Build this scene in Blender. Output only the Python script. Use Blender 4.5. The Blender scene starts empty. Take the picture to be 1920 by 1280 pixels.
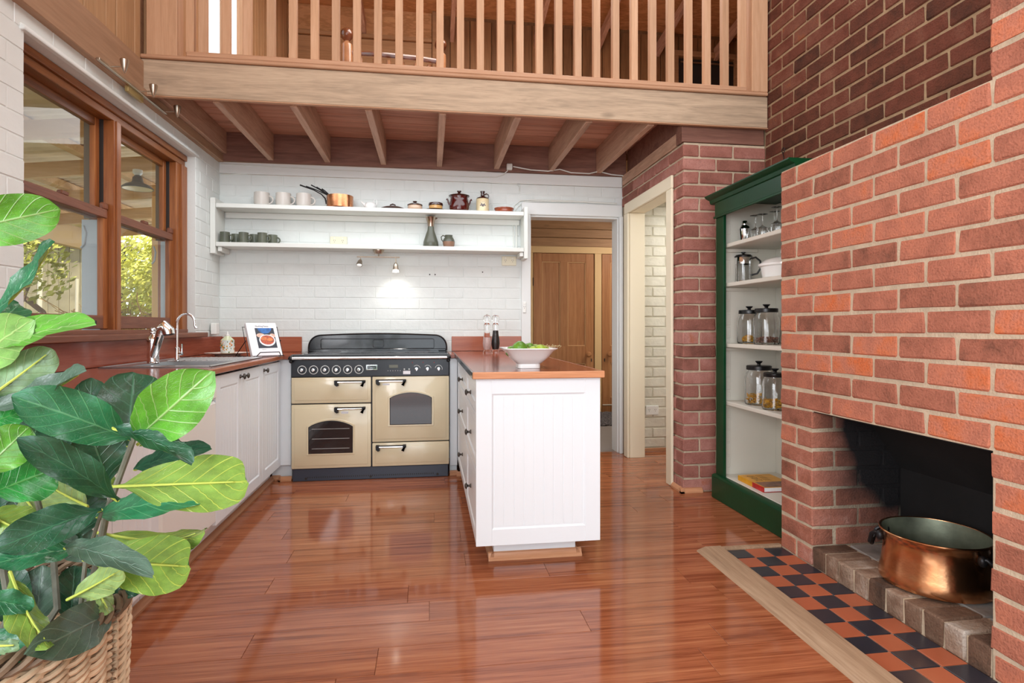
import bpy, bmesh, math, random
from mathutils import Vector, Matrix, Euler
random.seed(7)
SC = bpy.context.scene
COL = SC.collection
pi = math.pi

# ---------------------------------------------------------------- camera, sky, light, exposure
cam_data = bpy.data.cameras.new('camera')
cam = bpy.data.objects.new('camera', cam_data)
COL.objects.link(cam)
cam.location = (0, 0, 1.1)
cam.rotation_euler = (pi / 2, 0, -math.radians(8.19))
cam_data.sensor_width = 36
cam_data.lens = 36 * 1077 / 1920
cam_data.shift_y = -27 / 1920
cam_data.clip_start = 0.05
SC.camera = cam
SC.view_settings.view_transform = 'Standard'
SC.view_settings.look = 'None'
SC.view_settings.gamma = 1
SC.view_settings.use_curve_mapping = False
SC.view_settings.exposure = 0.22

world = bpy.data.worlds.new('overcast_sky')
SC.world = world
world.use_nodes = True
wn = world.node_tree.nodes
wn['Background'].inputs[0].default_value = (0.86, 0.93, 1.0, 1)
wn['Background'].inputs[1].default_value = 1.9

def light(name, kind, loc, rot, energy, color=(1, 1, 1), **kw):
    d = bpy.data.lights.new(name, kind)
    d.energy = energy
    d.color = color
    for k, v in kw.items():
        setattr(d, k, v)
    o = bpy.data.objects.new(name, d)
    COL.objects.link(o)
    o.location = loc
    o.rotation_euler = rot
    return o

light('sun', 'SUN', (6, -6, 12), (math.radians(38), 0, math.radians(50)), 6.0, (1, .94, .82), angle=.02)
light('window_daylight', 'AREA', (0.3, -2.6, 2.1), (math.radians(90), 0, 0), 62, (.86, .94, 1), shape='RECTANGLE', size=3.6, size_y=3.4)
light('side_window_daylight', 'AREA', (-1.62, -.9, 1.7), (math.radians(90), 0, math.radians(-90)), 120, (.90, .95, 1), shape='RECTANGLE', size=2.6, size_y=1.8)  # added fill from the left behind the camera; no window is built there
light('skylight_daylight', 'AREA', (0.9, 1.6, 4.7), (0, math.radians(24), 0), 78, (.88, .95, 1), shape='RECTANGLE', size=2.6, size_y=2.6)  # unseen fill added overhead; the ceiling has no opening
light('kitchen_ceiling_light', 'AREA', (-0.2, 4.0, 2.36), (0, 0, 0), 20, (.93, .97, 1), shape='RECTANGLE', size=2.6, size_y=.7)  # fill added under the loft to brighten the kitchen; no fitting there
light('bedroom_light', 'AREA', (0.6, 5.0, 4.7), (0, 0, 0), 60, (1, .95, .88), shape='RECTANGLE', size=2.0, size_y=1.2)  # unseen fill that lifts the brightness of the loft
light('hall_light', 'AREA', (2.75, 6.0, 2.45), (0, math.radians(25), 0), 26, (1, .97, .92), shape='RECTANGLE', size=.8, size_y=1.0)  # unseen fill added for the hall, kept out of the doorway view
light('side_room_light', 'AREA', (2.6, 4.3, 2.2), (0, 0, 0), 12, (1, .98, .95), shape='RECTANGLE', size=.8, size_y=.5)

# ---------------------------------------------------------------- materials
def lin(c):
    if isinstance(c, str):
        c = [int(c[i:i + 2], 16) / 255 for i in (0, 2, 4)]
        c = [x / 12.92 if x <= .04045 else ((x + .055) / 1.055) ** 2.4 for x in c]
    return (c[0], c[1], c[2], 1)

MATS = {}
def newmat(name):
    m = bpy.data.materials.new(name)
    m.use_nodes = True
    MATS[name] = m
    nt = m.node_tree
    return m, nt, nt.nodes['Principled BSDF']

def N(nt, t, **kw):
    n = nt.nodes.new(t)
    for k, v in kw.items():
        setattr(n, k, v)
    return n

def ramp(nt, stops, interp='LINEAR'):
    r = N(nt, 'ShaderNodeValToRGB')
    r.color_ramp.interpolation = interp
    e = r.color_ramp.elements
    while len(e) < len(stops):
        e.new(.5)
    for i, (p, c) in enumerate(stops):
        e[i].position = p
        e[i].color = lin(c)
    return r

def offset_coords(nt, scale):
    tc = N(nt, 'ShaderNodeTexCoord')
    oi = N(nt, 'ShaderNodeObjectInfo')
    mul = N(nt, 'ShaderNodeMath', operation='MULTIPLY')
    mul.inputs[1].default_value = 37
    nt.links.new(oi.outputs['Random'], mul.inputs[0])
    add = N(nt, 'ShaderNodeVectorMath', operation='ADD')
    nt.links.new(tc.outputs['Object'], add.inputs[0])
    nt.links.new(mul.outputs[0], add.inputs[1])
    mp = N(nt, 'ShaderNodeMapping')
    mp.inputs['Scale'].default_value = scale
    nt.links.new(add.outputs[0], mp.inputs[0])
    return mp, oi

def plain(name, c, rough=.5, metal=0, coat=0, bump=0, bscale=60, vary=0, spec=.5, aniso=None, vscale=4):
    m, nt, b = newmat(name)
    b.inputs['Base Color'].default_value = lin(c)
    b.inputs['Roughness'].default_value = rough
    b.inputs['Metallic'].default_value = metal
    b.inputs['Coat Weight'].default_value = coat
    b.inputs['Coat Roughness'].default_value = .05
    b.inputs['Specular IOR Level'].default_value = spec
    if bump or vary:
        mp, oi = offset_coords(nt, (1, 1, 1))
    if vary:
        no = N(nt, 'ShaderNodeTexNoise')
        no.inputs['Scale'].default_value = vscale
        no.inputs['Detail'].default_value = 5
        nt.links.new(mp.outputs[0], no.inputs[0])
        c0 = lin(c)
        r = N(nt, 'ShaderNodeValToRGB')
        r.color_ramp.elements[0].position = .3
        r.color_ramp.elements[1].position = .7
        r.color_ramp.elements[0].color = tuple(x * (1 - vary) for x in c0[:3]) + (1,)
        r.color_ramp.elements[1].color = tuple(min(1, x * (1 + vary)) for x in c0[:3]) + (1,)
        nt.links.new(no.outputs[0], r.inputs[0])
        nt.links.new(r.outputs[0], b.inputs['Base Color'])
    if bump:
        no = N(nt, 'ShaderNodeTexNoise')
        no.inputs['Scale'].default_value = bscale
        no.inputs['Detail'].default_value = 6
        nt.links.new(mp.outputs[0], no.inputs[0])
        bu = N(nt, 'ShaderNodeBump')
        bu.inputs['Strength'].default_value = bump
        bu.inputs['Distance'].default_value = .004
        nt.links.new(no.outputs[0], bu.inputs['Height'])
        nt.links.new(bu.outputs[0], b.inputs['Normal'])
    return m

def wood(name, stops, axis, rough=.55, coat=0, stretch=14, dens=9, bump=.15, vary=.18, knots=False, spec=.35):
    """grain runs along axis (0,1,2); colour shifts a little from piece to piece"""
    m, nt, b = newmat(name)
    s = [dens] * 3
    s[axis] = dens / stretch
    mp, oi = offset_coords(nt, s)
    n1 = N(nt, 'ShaderNodeTexNoise')
    n1.inputs['Scale'].default_value = 1.6
    n1.inputs['Detail'].default_value = 9
    n1.inputs['Roughness'].default_value = .62
    n1.inputs['Distortion'].default_value = 1.2
    nt.links.new(mp.outputs[0], n1.inputs[0])
    n2 = N(nt, 'ShaderNodeTexNoise')
    n2.inputs['Scale'].default_value = 11
    n2.inputs['Detail'].default_value = 4
    nt.links.new(mp.outputs[0], n2.inputs[0])
    mx = N(nt, 'ShaderNodeMix', data_type='FLOAT')
    mx.inputs[0].default_value = .3
    nt.links.new(n1.outputs[0], mx.inputs[2])
    nt.links.new(n2.outputs[0], mx.inputs[3])
    r = ramp(nt, stops)
    nt.links.new(mx.outputs[0], r.inputs[0])
    hsv = N(nt, 'ShaderNodeHueSaturation')
    mr = N(nt, 'ShaderNodeMapRange')
    mr.inputs[3].default_value = 1 - vary
    mr.inputs[4].default_value = 1 + vary
    nt.links.new(oi.outputs['Random'], mr.inputs[0])
    nt.links.new(mr.outputs[0], hsv.inputs['Value'])
    nt.links.new(r.outputs[0], hsv.inputs['Color'])
    out = hsv.outputs[0]
    if knots:
        kp, _ = offset_coords(nt, [3.2 if i != axis else 1.3 for i in range(3)])
        v = N(nt, 'ShaderNodeTexVoronoi')
        v.inputs['Scale'].default_value = 1.0
        nt.links.new(kp.outputs[0], v.inputs[0])
        kr = ramp(nt, [(0.0, (0.25, .25, .25)), (.035, (.4, .4, .4)), (.09, (1, 1, 1))])
        nt.links.new(v.outputs['Distance'], kr.inputs[0])
        km = N(nt, 'ShaderNodeMix', data_type='RGBA', blend_type='MULTIPLY')
        km.inputs[0].default_value = .8
        nt.links.new(out, km.inputs[6])
        nt.links.new(kr.outputs[0], km.inputs[7])
        out = km.outputs[2]
    nt.links.new(out, b.inputs['Base Color'])
    b.inputs['Roughness'].default_value = rough
    b.inputs['Coat Weight'].default_value = coat
    b.inputs['Coat Roughness'].default_value = .06
    b.inputs['Specular IOR Level'].default_value = spec
    if bump:
        bu = N(nt, 'ShaderNodeBump')
        bu.inputs['Strength'].default_value = bump
        bu.inputs['Distance'].default_value = .003
        nt.links.new(mx.outputs[0], bu.inputs['Height'])
        nt.links.new(bu.outputs[0], b.inputs['Normal'])
    return m

def brickmat(name, stops, grit=.5, soot=None, rough=.85):
    m, nt, b = newmat(name)
    mp, oi = offset_coords(nt, (1, 1, 1))
    r = ramp(nt, stops)
    n = N(nt, 'ShaderNodeTexNoise')
    n.inputs['Scale'].default_value = 9
    n.inputs['Detail'].default_value = 8
    n.inputs['Roughness'].default_value = .65
    nt.links.new(mp.outputs[0], n.inputs[0])
    a = N(nt, 'ShaderNodeMath', operation='MULTIPLY_ADD')
    a.inputs[1].default_value = 1.35
    nt.links.new(n.outputs[0], a.inputs[0])
    a2 = N(nt, 'ShaderNodeMath', operation='MULTIPLY_ADD')
    nt.links.new(oi.outputs['Random'], a2.inputs[0])
    a2.inputs[1].default_value = .62; a2.inputs[2].default_value = -.48
    nt.links.new(a2.outputs[0], a.inputs[2])
    nt.links.new(a.outputs[0], r.inputs[0])
    sp = N(nt, 'ShaderNodeTexNoise')
    sp.inputs['Scale'].default_value = 130
    sp.inputs['Detail'].default_value = 4
    nt.links.new(mp.outputs[0], sp.inputs[0])
    sr = ramp(nt, [(.32, (.62, .6, .6)), (.5, (1, 1, 1)), (.72, (1.0, 1.0, 1.0))])
    nt.links.new(sp.outputs[0], sr.inputs[0])
    mu = N(nt, 'ShaderNodeMix', data_type='RGBA', blend_type='MULTIPLY')
    mu.inputs[0].default_value = grit
    nt.links.new(r.outputs[0], mu.inputs[6])
    nt.links.new(sr.outputs[0], mu.inputs[7])
    out = mu.outputs[2]
    if soot:
        geo = N(nt, 'ShaderNodeNewGeometry')
        sep = N(nt, 'ShaderNodeSeparateXYZ')
        nt.links.new(geo.outputs['Position'], sep.inputs[0])
        # soot burnt in: grows with depth into the firebox and with height
        x = N(nt, 'ShaderNodeMapRange'); x.inputs[1].default_value = soot[0]; x.inputs[2].default_value = soot[1]
        nt.links.new(sep.outputs[0], x.inputs[0])
        z = N(nt, 'ShaderNodeMapRange'); z.inputs[1].default_value = .2; z.inputs[2].default_value = .6; z.inputs[3].default_value = 0.0
        nt.links.new(sep.outputs[2], z.inputs[0])
        ad = N(nt, 'ShaderNodeMath', operation='MULTIPLY_ADD'); ad.inputs[1].default_value = .75
        nt.links.new(x.outputs[0], ad.inputs[0])
        zz = N(nt, 'ShaderNodeMath', operation='MULTIPLY'); nt.links.new(z.outputs[0], zz.inputs[0]); nt.links.new(x.outputs[0], zz.inputs[1])
        ad2 = N(nt, 'ShaderNodeMath', operation='MULTIPLY_ADD'); ad2.inputs[1].default_value = 1.6
        nt.links.new(zz.outputs[0], ad2.inputs[0]); 
        nn = N(nt, 'ShaderNodeTexNoise'); nn.inputs['Scale'].default_value = 6; nn.inputs['Detail'].default_value = 6
        nt.links.new(geo.outputs['Position'], nn.inputs[0])
        n3 = N(nt, 'ShaderNodeMath', operation='MULTIPLY_ADD'); n3.inputs[1].default_value = .9; n3.inputs[2].default_value = -.45
        nt.links.new(nn.outputs[0], n3.inputs[0]); nt.links.new(n3.outputs[0], ad.inputs[2]); nt.links.new(ad.outputs[0], ad2.inputs[2])
        cl = N(nt, 'ShaderNodeClamp'); nt.links.new(ad2.outputs[0], cl.inputs[0])
        sm = N(nt, 'ShaderNodeMix', data_type='RGBA')
        sm.inputs[7].default_value = (.012, .011, .012, 1)
        nt.links.new(cl.outputs[0], sm.inputs[0]); nt.links.new(out, sm.inputs[6])
        out = sm.outputs[2]
    nt.links.new(out, b.inputs['Base Color'])
    b.inputs['Roughness'].default_value = rough
    b.inputs['Specular IOR Level'].default_value = .25
    bu = N(nt, 'ShaderNodeBump')
    bu.inputs['Strength'].default_value = .9
    bu.inputs['Distance'].default_value = .005
    ad = N(nt, 'ShaderNodeMath', operation='ADD')
    nt.links.new(n.outputs[0], ad.inputs[0]); nt.links.new(sp.outputs[0], ad.inputs[1])
    nt.links.new(ad.outputs[0], bu.inputs['Height'])
    nt.links.new(bu.outputs[0], b.inputs['Normal'])
    return m

def glassmat(name, tint=(1, 1, 1), rough=0.0, ior=1.45, thin=False):
    m, nt, b = newmat(name)
    if thin:      # a pane: clear body with mirror reflection by angle
        nt.nodes.remove(b)
        t = N(nt, 'ShaderNodeBsdfTransparent'); t.inputs[0].default_value = tint + (1,)
        g = N(nt, 'ShaderNodeBsdfGlossy'); g.inputs['Roughness'].default_value = .01
        f = N(nt, 'ShaderNodeFresnel'); f.inputs[0].default_value = ior
        mx = N(nt, 'ShaderNodeMixShader')
        geo = N(nt, 'ShaderNodeNewGeometry')
        inv = N(nt, 'ShaderNodeMath', operation='SUBTRACT'); inv.inputs[0].default_value = 1; nt.links.new(geo.outputs['Backfacing'], inv.inputs[1])
        mm = N(nt, 'ShaderNodeMath', operation='MULTIPLY'); nt.links.new(f.outputs[0], mm.inputs[0]); nt.links.new(inv.outputs[0], mm.inputs[1])
        nt.links.new(mm.outputs[0], mx.inputs[0]); nt.links.new(t.outputs[0], mx.inputs[1]); nt.links.new(g.outputs[0], mx.inputs[2])
        nt.links.new(mx.outputs[0], nt.nodes['Material Output'].inputs[0])
    else:
        b.inputs['Base Color'].default_value = tint + (1,)
        b.inputs['Transmission Weight'].default_value = 1
        b.inputs['Roughness'].default_value = rough
        b.inputs['IOR'].default_value = ior
    return m

def leafmat(name, top, under, vein, uvein, rough=.32, trans=.25):
    m, nt, b = newmat(name)
    uv = N(nt, 'ShaderNodeUVMap'); uv.uv_map = 'UVMap'
    sep = N(nt, 'ShaderNodeSeparateXYZ'); nt.links.new(uv.outputs[0], sep.inputs[0])
    def M(op, a, c=None, d=None):
        n = N(nt, 'ShaderNodeMath', operation=op)
        for i, x in enumerate((a, c, d)):
            if x is None: continue
            if isinstance(x, (int, float)): n.inputs[i].default_value = x
            else: nt.links.new(x, n.inputs[i])
        return n.outputs[0]
    s, w = sep.outputs[0], sep.outputs[1]
    aw = M('ABSOLUTE', M('SUBTRACT', w, .5))
    ph = M('FRACT', M('MULTIPLY', M('SUBTRACT', s, M('MULTIPLY', aw, .55)), 7.0))
    dv = M('ABSOLUTE', M('SUBTRACT', ph, .5))
    lat = M('SUBTRACT', 1.0, M('SMOOTH_MIN', 1.0, M('MULTIPLY', dv, 14), .2))
    lat = M('MAXIMUM', lat, 0.0)
    mid = M('MAXIMUM', M('SUBTRACT', 1.0, M('MULTIPLY', aw, 34)), 0.0)
    fine = N(nt, 'ShaderNodeTexVoronoi', feature='DISTANCE_TO_EDGE'); fine.inputs['Scale'].default_value = 26
    nt.links.new(uv.outputs[0], fine.inputs[0])
    fv = M('MULTIPLY', M('MAXIMUM', M('SUBTRACT', 1.0, M('MULTIPLY', fine.outputs['Distance'], 18)), 0.0), .16)
    mask = M('MINIMUM', M('MAXIMUM', M('MAXIMUM', mid, M('MULTIPLY', lat, .75)), fv), 1.0)
    no = N(nt, 'ShaderNodeTexNoise'); no.inputs['Scale'].default_value = 3.5; no.inputs['Detail'].default_value = 3
    nt.links.new(uv.outputs[0], no.inputs[0])
    def col(c, v):
        r = N(nt, 'ShaderNodeValToRGB')
        c0 = lin(c)
        r.color_ramp.elements[0].position = .3; r.color_ramp.elements[1].position = .7
        r.color_ramp.elements[0].color = tuple(x * .7 for x in c0[:3]) + (1,)
        r.color_ramp.elements[1].color = tuple(min(1, x * 1.3) for x in c0[:3]) + (1,)
        nt.links.new(no.outputs[0], r.inputs[0])
        mx = N(nt, 'ShaderNodeMix', data_type='RGBA')
        nt.links.new(mask, mx.inputs[0]); nt.links.new(r.outputs[0], mx.inputs[6]); mx.inputs[7].default_value = lin(v)
        return mx.outputs[2]
    geo = N(nt, 'ShaderNodeNewGeometry')
    mx = N(nt, 'ShaderNodeMix', data_type='RGBA')
    nt.links.new(geo.outputs['Backfacing'], mx.inputs[0])
    nt.links.new(col(top, vein), mx.inputs[6]); nt.links.new(col(under, uvein), mx.inputs[7])
    nt.links.new(mx.outputs[2], b.inputs['Base Color'])
    b.inputs['Roughness'].default_value = rough
    b.inputs['Specular IOR Level'].default_value = .6; b.inputs['Coat Weight'].default_value = .22; b.inputs['Coat Roughness'].default_value = .12
    bu = N(nt, 'ShaderNodeBump'); bu.inputs['Strength'].default_value = .6; bu.inputs['Distance'].default_value = .0025
    nt.links.new(mask, bu.inputs['Height']); nt.links.new(bu.outputs[0], b.inputs['Normal'])
    tr = N(nt, 'ShaderNodeBsdfTranslucent'); nt.links.new(mx.outputs[2], tr.inputs[0])
    ms = N(nt, 'ShaderNodeMixShader'); ms.inputs[0].default_value = trans
    nt.links.new(b.outputs[0], ms.inputs[1]); nt.links.new(tr.outputs[0], ms.inputs[2])
    nt.links.new(ms.outputs[0], nt.nodes['Material Output'].inputs[0])
    return m

# painted / masonry
white_paint = plain('white_paint', 'e4e6e4', .4, bump=.05, bscale=20)
white_brick = plain('white_painted_brick', 'e1e5e2', .62, bump=.55, bscale=24, vary=.025, vscale=9)
white_joint = plain('white_painted_joint', 'dee2df', .6, bump=.4, bscale=40)
old_white_brick = plain('old_cream_painted_brick', 'e4e0cf', .6, bump=.8, bscale=30, vary=.06, vscale=14)
old_joint = plain('old_cream_painted_joint', 'cfcab6', .7)
cream_paint = plain('cream_paint', 'eee3c8', .45)
cab_white = plain('cabinet_white', 'ebf1f5', .35)
shelf_white = plain('shelf_white', 'e2e3dd', .45, bump=.05)
ochre_paint = plain('ochre_paint', 'dcb47e', .6, bump=.2, bscale=80)
beige_paint = plain('beige_paint', 'c9a673', .6)
black_void = plain('soot_black', '0c0b0c', .8, bump=.6, bscale=8, vary=.6, vscale=6)
mortar = plain('mortar', 'c2b097', .95, bump=.9, bscale=120, vary=.12, vscale=20)
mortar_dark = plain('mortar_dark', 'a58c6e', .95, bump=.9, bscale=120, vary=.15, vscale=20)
brick_light = brickmat('brick_salmon', [(0, '7d5040'), (.25, 'a06450'), (.5, 'b2705a'), (.7, 'c0785e'), (.88, 'c8734e'), (1, 'cc6c40')])
brick_dark = brickmat('brick_dark', [(0, '452a20'), (.35, '62382a'), (.6, '703f31'), (.85, '7d5040'), (1, '8c5234')])  # brick tone darkened to carry the shade on the upper right wall
brick_pier = brickmat('brick_pier', [(0, '7a4e42'), (.35, '9a6457'), (.6, 'a87064'), (.85, 'b88377'), (1, 'b06c55')])
brick_soot = brickmat('brick_sooty', [(0, '7d5040'), (.35, 'a66a56'), (.6, 'b87c6a'), (.85, 'c89c8e'), (1, 'e0cdc8')], soot=(1.75, 2.12))
brick_hearth = brickmat('brick_hearth', [(0, '43342b'), (.35, '6a5040'), (.6, '806654'), (.8, '9c8674'), (1, 'b8aca0')])
mortar_soot = brickmat('mortar_sooty', [(0, 'a8957c'), (.5, 'c2b097'), (1, 'd0c2ac')], soot=(1.75, 2.12))
ash = plain('ash_covered_brick', '8d8883', .95, bump=1, bscale=30, vary=.3, vscale=9)
# timber
floor_wood = wood('floor_laminate', [(.28, '5f2f19'), (.40, '82452a'), (.5, '9c5b3b'), (.6, 'ad6c48'), (.75, 'be8460')], 0, rough=.10, stretch=26, dens=15, bump=0, vary=.06, spec=.5)
worktop_wood = wood('worktop_laminate', [(.25, '6e3322'), (.5, '8c4a33'), (.75, 'a2604a')], 1, rough=.16, stretch=20, dens=14, bump=0, vary=.0, spec=.5)
edge_wood = wood('worktop_edge', [(.25, 'a5643c'), (.5, 'cf8f63'), (.75, 'deA880')], 0, rough=.35, stretch=16, dens=12, bump=.03, vary=.04)
edge_wood_y = wood('worktop_edge_long', [(.25, '8c4a2c'), (.5, 'a96543'), (.75, 'bd7d58')], 1, rough=.25, stretch=16, dens=12, bump=.03, vary=.04)
splash_wood = wood('splashback_laminate', [(.25, '7a3a28'), (.5, '964f3b'), (.75, 'a8644e')], 1, rough=.2, stretch=14, dens=10, bump=0, vary=.04, spec=.5)
splash_wood_x = wood('splashback_laminate_back', [(.25, '8a452d'), (.5, 'a65a3c'), (.75, 'b56c4c')], 0, rough=.2, stretch=14, dens=10, bump=0, vary=.04, spec=.5)
pine_v = wood('baluster_pine', [(.25, 'b08868'), (.5, 'c49a78'), (.75, 'd2ab8c')], 2, stretch=18, dens=16, vary=.1)
pine_x = wood('rail_pine', [(.25, 'ad8260'), (.5, 'c09474'), (.75, 'ceA688')], 0, stretch=18, dens=12, vary=.06)
beam_x = wood('weathered_beam', [(.3, '8e7c69'), (.45, 'ac967e'), (.55, 'bca48a'), (.7, 'c9b398')], 0, stretch=14, dens=13, vary=.02, knots=True, rough=.65)
beam_y = wood('side_beam', [(.25, '8f6d52'), (.5, 'a68266'), (.75, 'b89474')], 1, stretch=12, dens=8, vary=.05, knots=True)
joist_y = wood('joist_timber', [(.3, '9a7660'), (.5, 'bf9880'), (.7, 'd4b098')], 1, stretch=12, dens=10, vary=.1)
ledger_x = wood('ledger_timber', [(.3, '654238'), (.5, '8a6052'), (.7, 'a07664')], 0, stretch=10, dens=7, vary=.12)
ceil_board = wood('ceiling_board', [(.3, 'a0705c'), (.5, 'cc947a'), (.7, 'dcaa90')], 0, stretch=18, dens=9, vary=.12)
lining_v = wood('vertical_lining', [(.25, '9a7550'), (.5, 'b78f68'), (.75, 'c9a27a')], 2, stretch=14, dens=8, vary=.1, knots=True)
lining_dark = wood('loft_lining', [(.25, '5e3d22'), (.5, '855c38'), (.75, '9c7147')], 2, stretch=14, dens=8, vary=.2, knots=True)
hall_board = wood('hall_lining', [(.25, '8a6444'), (.5, 'ab8059'), (.75, 'bf946b')], 0, stretch=12, dens=8, vary=.1, knots=True)
plywood = wood('plywood', [(.3, 'c08c5c'), (.45, 'd29c6c'), (.52, 'b88454'), (.6, 'd8a472'), (.8, 'dcac7c')], 0, stretch=3, dens=2.6, vary=.06, knots=True)
door_moulding = plain('door_moulding', 'c99a68', .5)
door_wood = wood('door_timber', [(.25, '8a5530'), (.5, 'a87045'), (.75, 'bb8658')], 2, stretch=16, dens=10, vary=.06, rough=.4)
win_wood = wood('window_timber', [(.25, '66361a'), (.5, '985a30'), (.75, 'b47642')], 2, stretch=16, dens=12, vary=.1, rough=.35)
win_wood_y = wood('window_timber_rail', [(.25, '54301a'), (.5, '855028'), (.75, 'a0683c')], 1, stretch=16, dens=12, vary=.1, rough=.35)
sill_wood = wood('sill_timber', [(.25, '5b3424'), (.5, '7a4a35'), (.75, '95624a')], 1, stretch=14, dens=10, vary=.06, rough=.4)
trim_wood = wood('skirting_timber', [(.25, 'a56f4b'), (.5, 'c48c66'), (.75, 'd6a580')], 0, stretch=14, dens=12, vary=.05, rough=.4)
trim_wood_y = wood('skirting_timber_long', [(.25, '8d5c40'), (.5, 'ab7857'), (.75, 'c4946f')], 1, stretch=14, dens=12, vary=.05, rough=.4)
hearth_trim = wood('hearth_trim', [(.25, '7b6049'), (.5, 'a3866a'), (.75, 'bea488')], 1, stretch=20, dens=16, vary=.04)
verandah_wood = wood('verandah_timber', [(.25, 'b08a5c'), (.5, 'd0a878'), (.75, 'e0be92')], 0, stretch=10, dens=6, vary=.08)
bed_wood = plain('bed_timber', '6b3d26', .25, coat=.5, vary=.3, vscale=12)
bed_wood_light = plain('bed_timber_light', 'a87652', .25, coat=.5, vary=.2, vscale=12)
# metals, glass, ceramics
chrome = plain('chrome', (.86, .87, .88), .06, 1)
steel = plain('stainless_steel', (.62, .62, .62), .28, 1, bump=.03, bscale=200)
nickel = plain('brushed_nickel', (.5, .43, .35), .3, 1)
pewter = plain('dark_pewter', (.10, .09, .08), .35, .8)
black_enamel = plain('black_enamel', '0e1116', .22, coat=.3)
black_plastic = plain('black_plastic', '0b0b0c', .35)
grey_panel = plain('charcoal_panel', '23282f', .25)
plinth_blue = plain('charcoal_plinth', '39404d', .35, bump=.1)
cream_enamel = plain('cream_enamel', 'e0d2b0', .18, coat=.4)
copper = plain('copper', (.62, .27, .13), .24, 1, bump=.25, bscale=14, vary=.25, vscale=12)
copper_old = plain('aged_copper', (.80, .40, .20), .22, 1, bump=.5, bscale=12, vary=.35, vscale=7)
copper_in = plain('tinned_copper_inside', (.20, .22, .16), .5, .7, bump=.4, bscale=20, vary=.4, vscale=10)
iron = plain('black_iron', (.02, .02, .022), .4, .6, bump=.3, bscale=60)
brass = plain('brass', (.55, .42, .2), .3, 1)
glass = glassmat('glass', (1, 1, 1))
acrylic = glassmat('acrylic', (1, 1, 1), .02, 1.3)
pane_glass = glassmat('window_pane_glass', (.98, .98, .97), thin=True)
oven_glass = plain('oven_glass', (.02, .02, .022), .03, 0, coat=1)
ceramic_white = plain('white_ceramic', 'f0f0ee', .12, coat=.5)
mug_white = plain('mug_stoneware', 'cfc8c0', .25, vary=.06)
mug_green = plain('mug_olive', '5e6253', .35, vary=.2, vscale=14)
brown_glaze = plain('brown_glaze', '3a1710', .1, coat=.6)
oxblood_glaze = plain('oxblood_glaze', '4b0f0c', .16, coat=.3)
dark_clay = plain('dark_brown_clay', '40281f', .35)
cream_glaze = plain('cream_glaze', 'e0cda4', .2, coat=.3)
peach_glaze = plain('peach_glaze', 'd9b9a0', .2, coat=.3)
terracotta = plain('terracotta_glaze', '96492f', .2, coat=.4)
olive_glaze = plain('olive_grey_glaze', '56594c', .3, vary=.1)
clay_pink = plain('pink_clay', '8c6a55', .4)
bronze_lustre = plain('bronze_lustre', (.42, .33, .27), .15, 1)
green_paint = plain('green_paint', '083c20', .35, spec=.3, vary=.15, vscale=5, bump=.08)
case_white = plain('bookcase_interior', 'd9d5c9', .5, vary=.03)
tile_black = plain('tile_black', '2b2b33', .3, bump=.05, vary=.1)
tile_terra = plain('tile_terracotta', 'a85a3c', .35, bump=.05, vary=.12)
grout = plain('grout', '9a8c7c', .9)
outlet_cream = plain('outlet_cream', 'e6dfc4', .35)
outlet_white = plain('outlet_white', 'efefea', .3)
dark_slot = plain('dark_slot', '2a2522', .6)
cable_white = plain('cable_white', 'dfe0da', .5)
paper_white = plain('paper_white', 'f2f1f4', .45)
ink = plain('ink', '20222c', .6)
photo_navy = plain('print_navy', '10182b', .4)
photo_blue = plain('print_blue', '1767b5', .4, vary=.5, vscale=40)
photo_food = plain('print_food', 'b54a22', .4, vary=.7, vscale=70)
photo_skin = plain('print_skin', 'e0b9a4', .4, vary=.2, vscale=60)
book_yellow = plain('book_yellow', 'd99a1c', .4, vary=.12, vscale=20)
book_red = plain('book_red', 'b3201c', .4, vary=.3, vscale=30)
book_brown = plain('book_photo_brown', '7d5240', .4, vary=.5, vscale=25)
lime_green = plain('lime_skin', '5d8a2a', .3, vary=.3, vscale=25, bump=.15, bscale=150)
lime_yellow = plain('lime_skin_pale', '9bb63c', .3, vary=.2, vscale=25, bump=.15, bscale=150)
twig = plain('dry_stalk', 'b9a67c', .7)
pasta = plain('dry_pasta', 'd9a020', .5, vary=.2, vscale=60)
beans = plain('speckled_beans', '8a5a48', .4, vary=.6, vscale=120)
pepper = plain('peppercorns', '241511', .5, vary=.6, vscale=160)
salt = plain('rock_salt', 'd8b9b2', .4, vary=.2, vscale=160)
wicker = plain('wicker', 'cdb292', .6, vary=.35, vscale=7, bump=.3, bscale=60)
wicker_dark = plain('wicker_rim', '7b6650', .6, vary=.35, vscale=12, bump=.3, bscale=60)
stem_mat = plain('plant_stem', '5a5f3c', .6, vary=.3, vscale=30)
trunk_mat = plain('plant_trunk', '6f6f62', .6, vary=.3, vscale=30)
soil = plain('soil', '1f1812', .95, bump=1, bscale=40)
carpet = plain('grey_carpet', '8a7f76', .95, bump=1, bscale=300, vary=.2, vscale=150)
rug_mat = plain('braided_rug', '5a5250', .9, bump=1, bscale=120, vary=.7, vscale=70)
roof_tin = plain('verandah_roofing', 'ecd8b8', .6, vary=.12, vscale=5)
shed_board = plain('shed_board', '8f8468', .8, vary=.25, vscale=4)
shed_dark = plain('shed_dark', '2c2418', .9)
shed_pale = plain('shed_pale_door', 'a9a48c', .8, vary=.1)
ground_mat = plain('garden_ground', '6e6a45', .95, bump=1, bscale=20, vary=.4, vscale=3)
foliage_mid = plain('garden_foliage_olive', '9c9c44', .6, vary=.4, vscale=3)
foliage = plain('garden_foliage', 'd8d868', .6, vary=.5, vscale=3)
foliage_dark = plain('garden_foliage_dark', '98a045', .6, vary=.4, vscale=3)
branch_mat = plain('dry_branch', 'b08f5e', .8, vary=.4, vscale=6)
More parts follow.
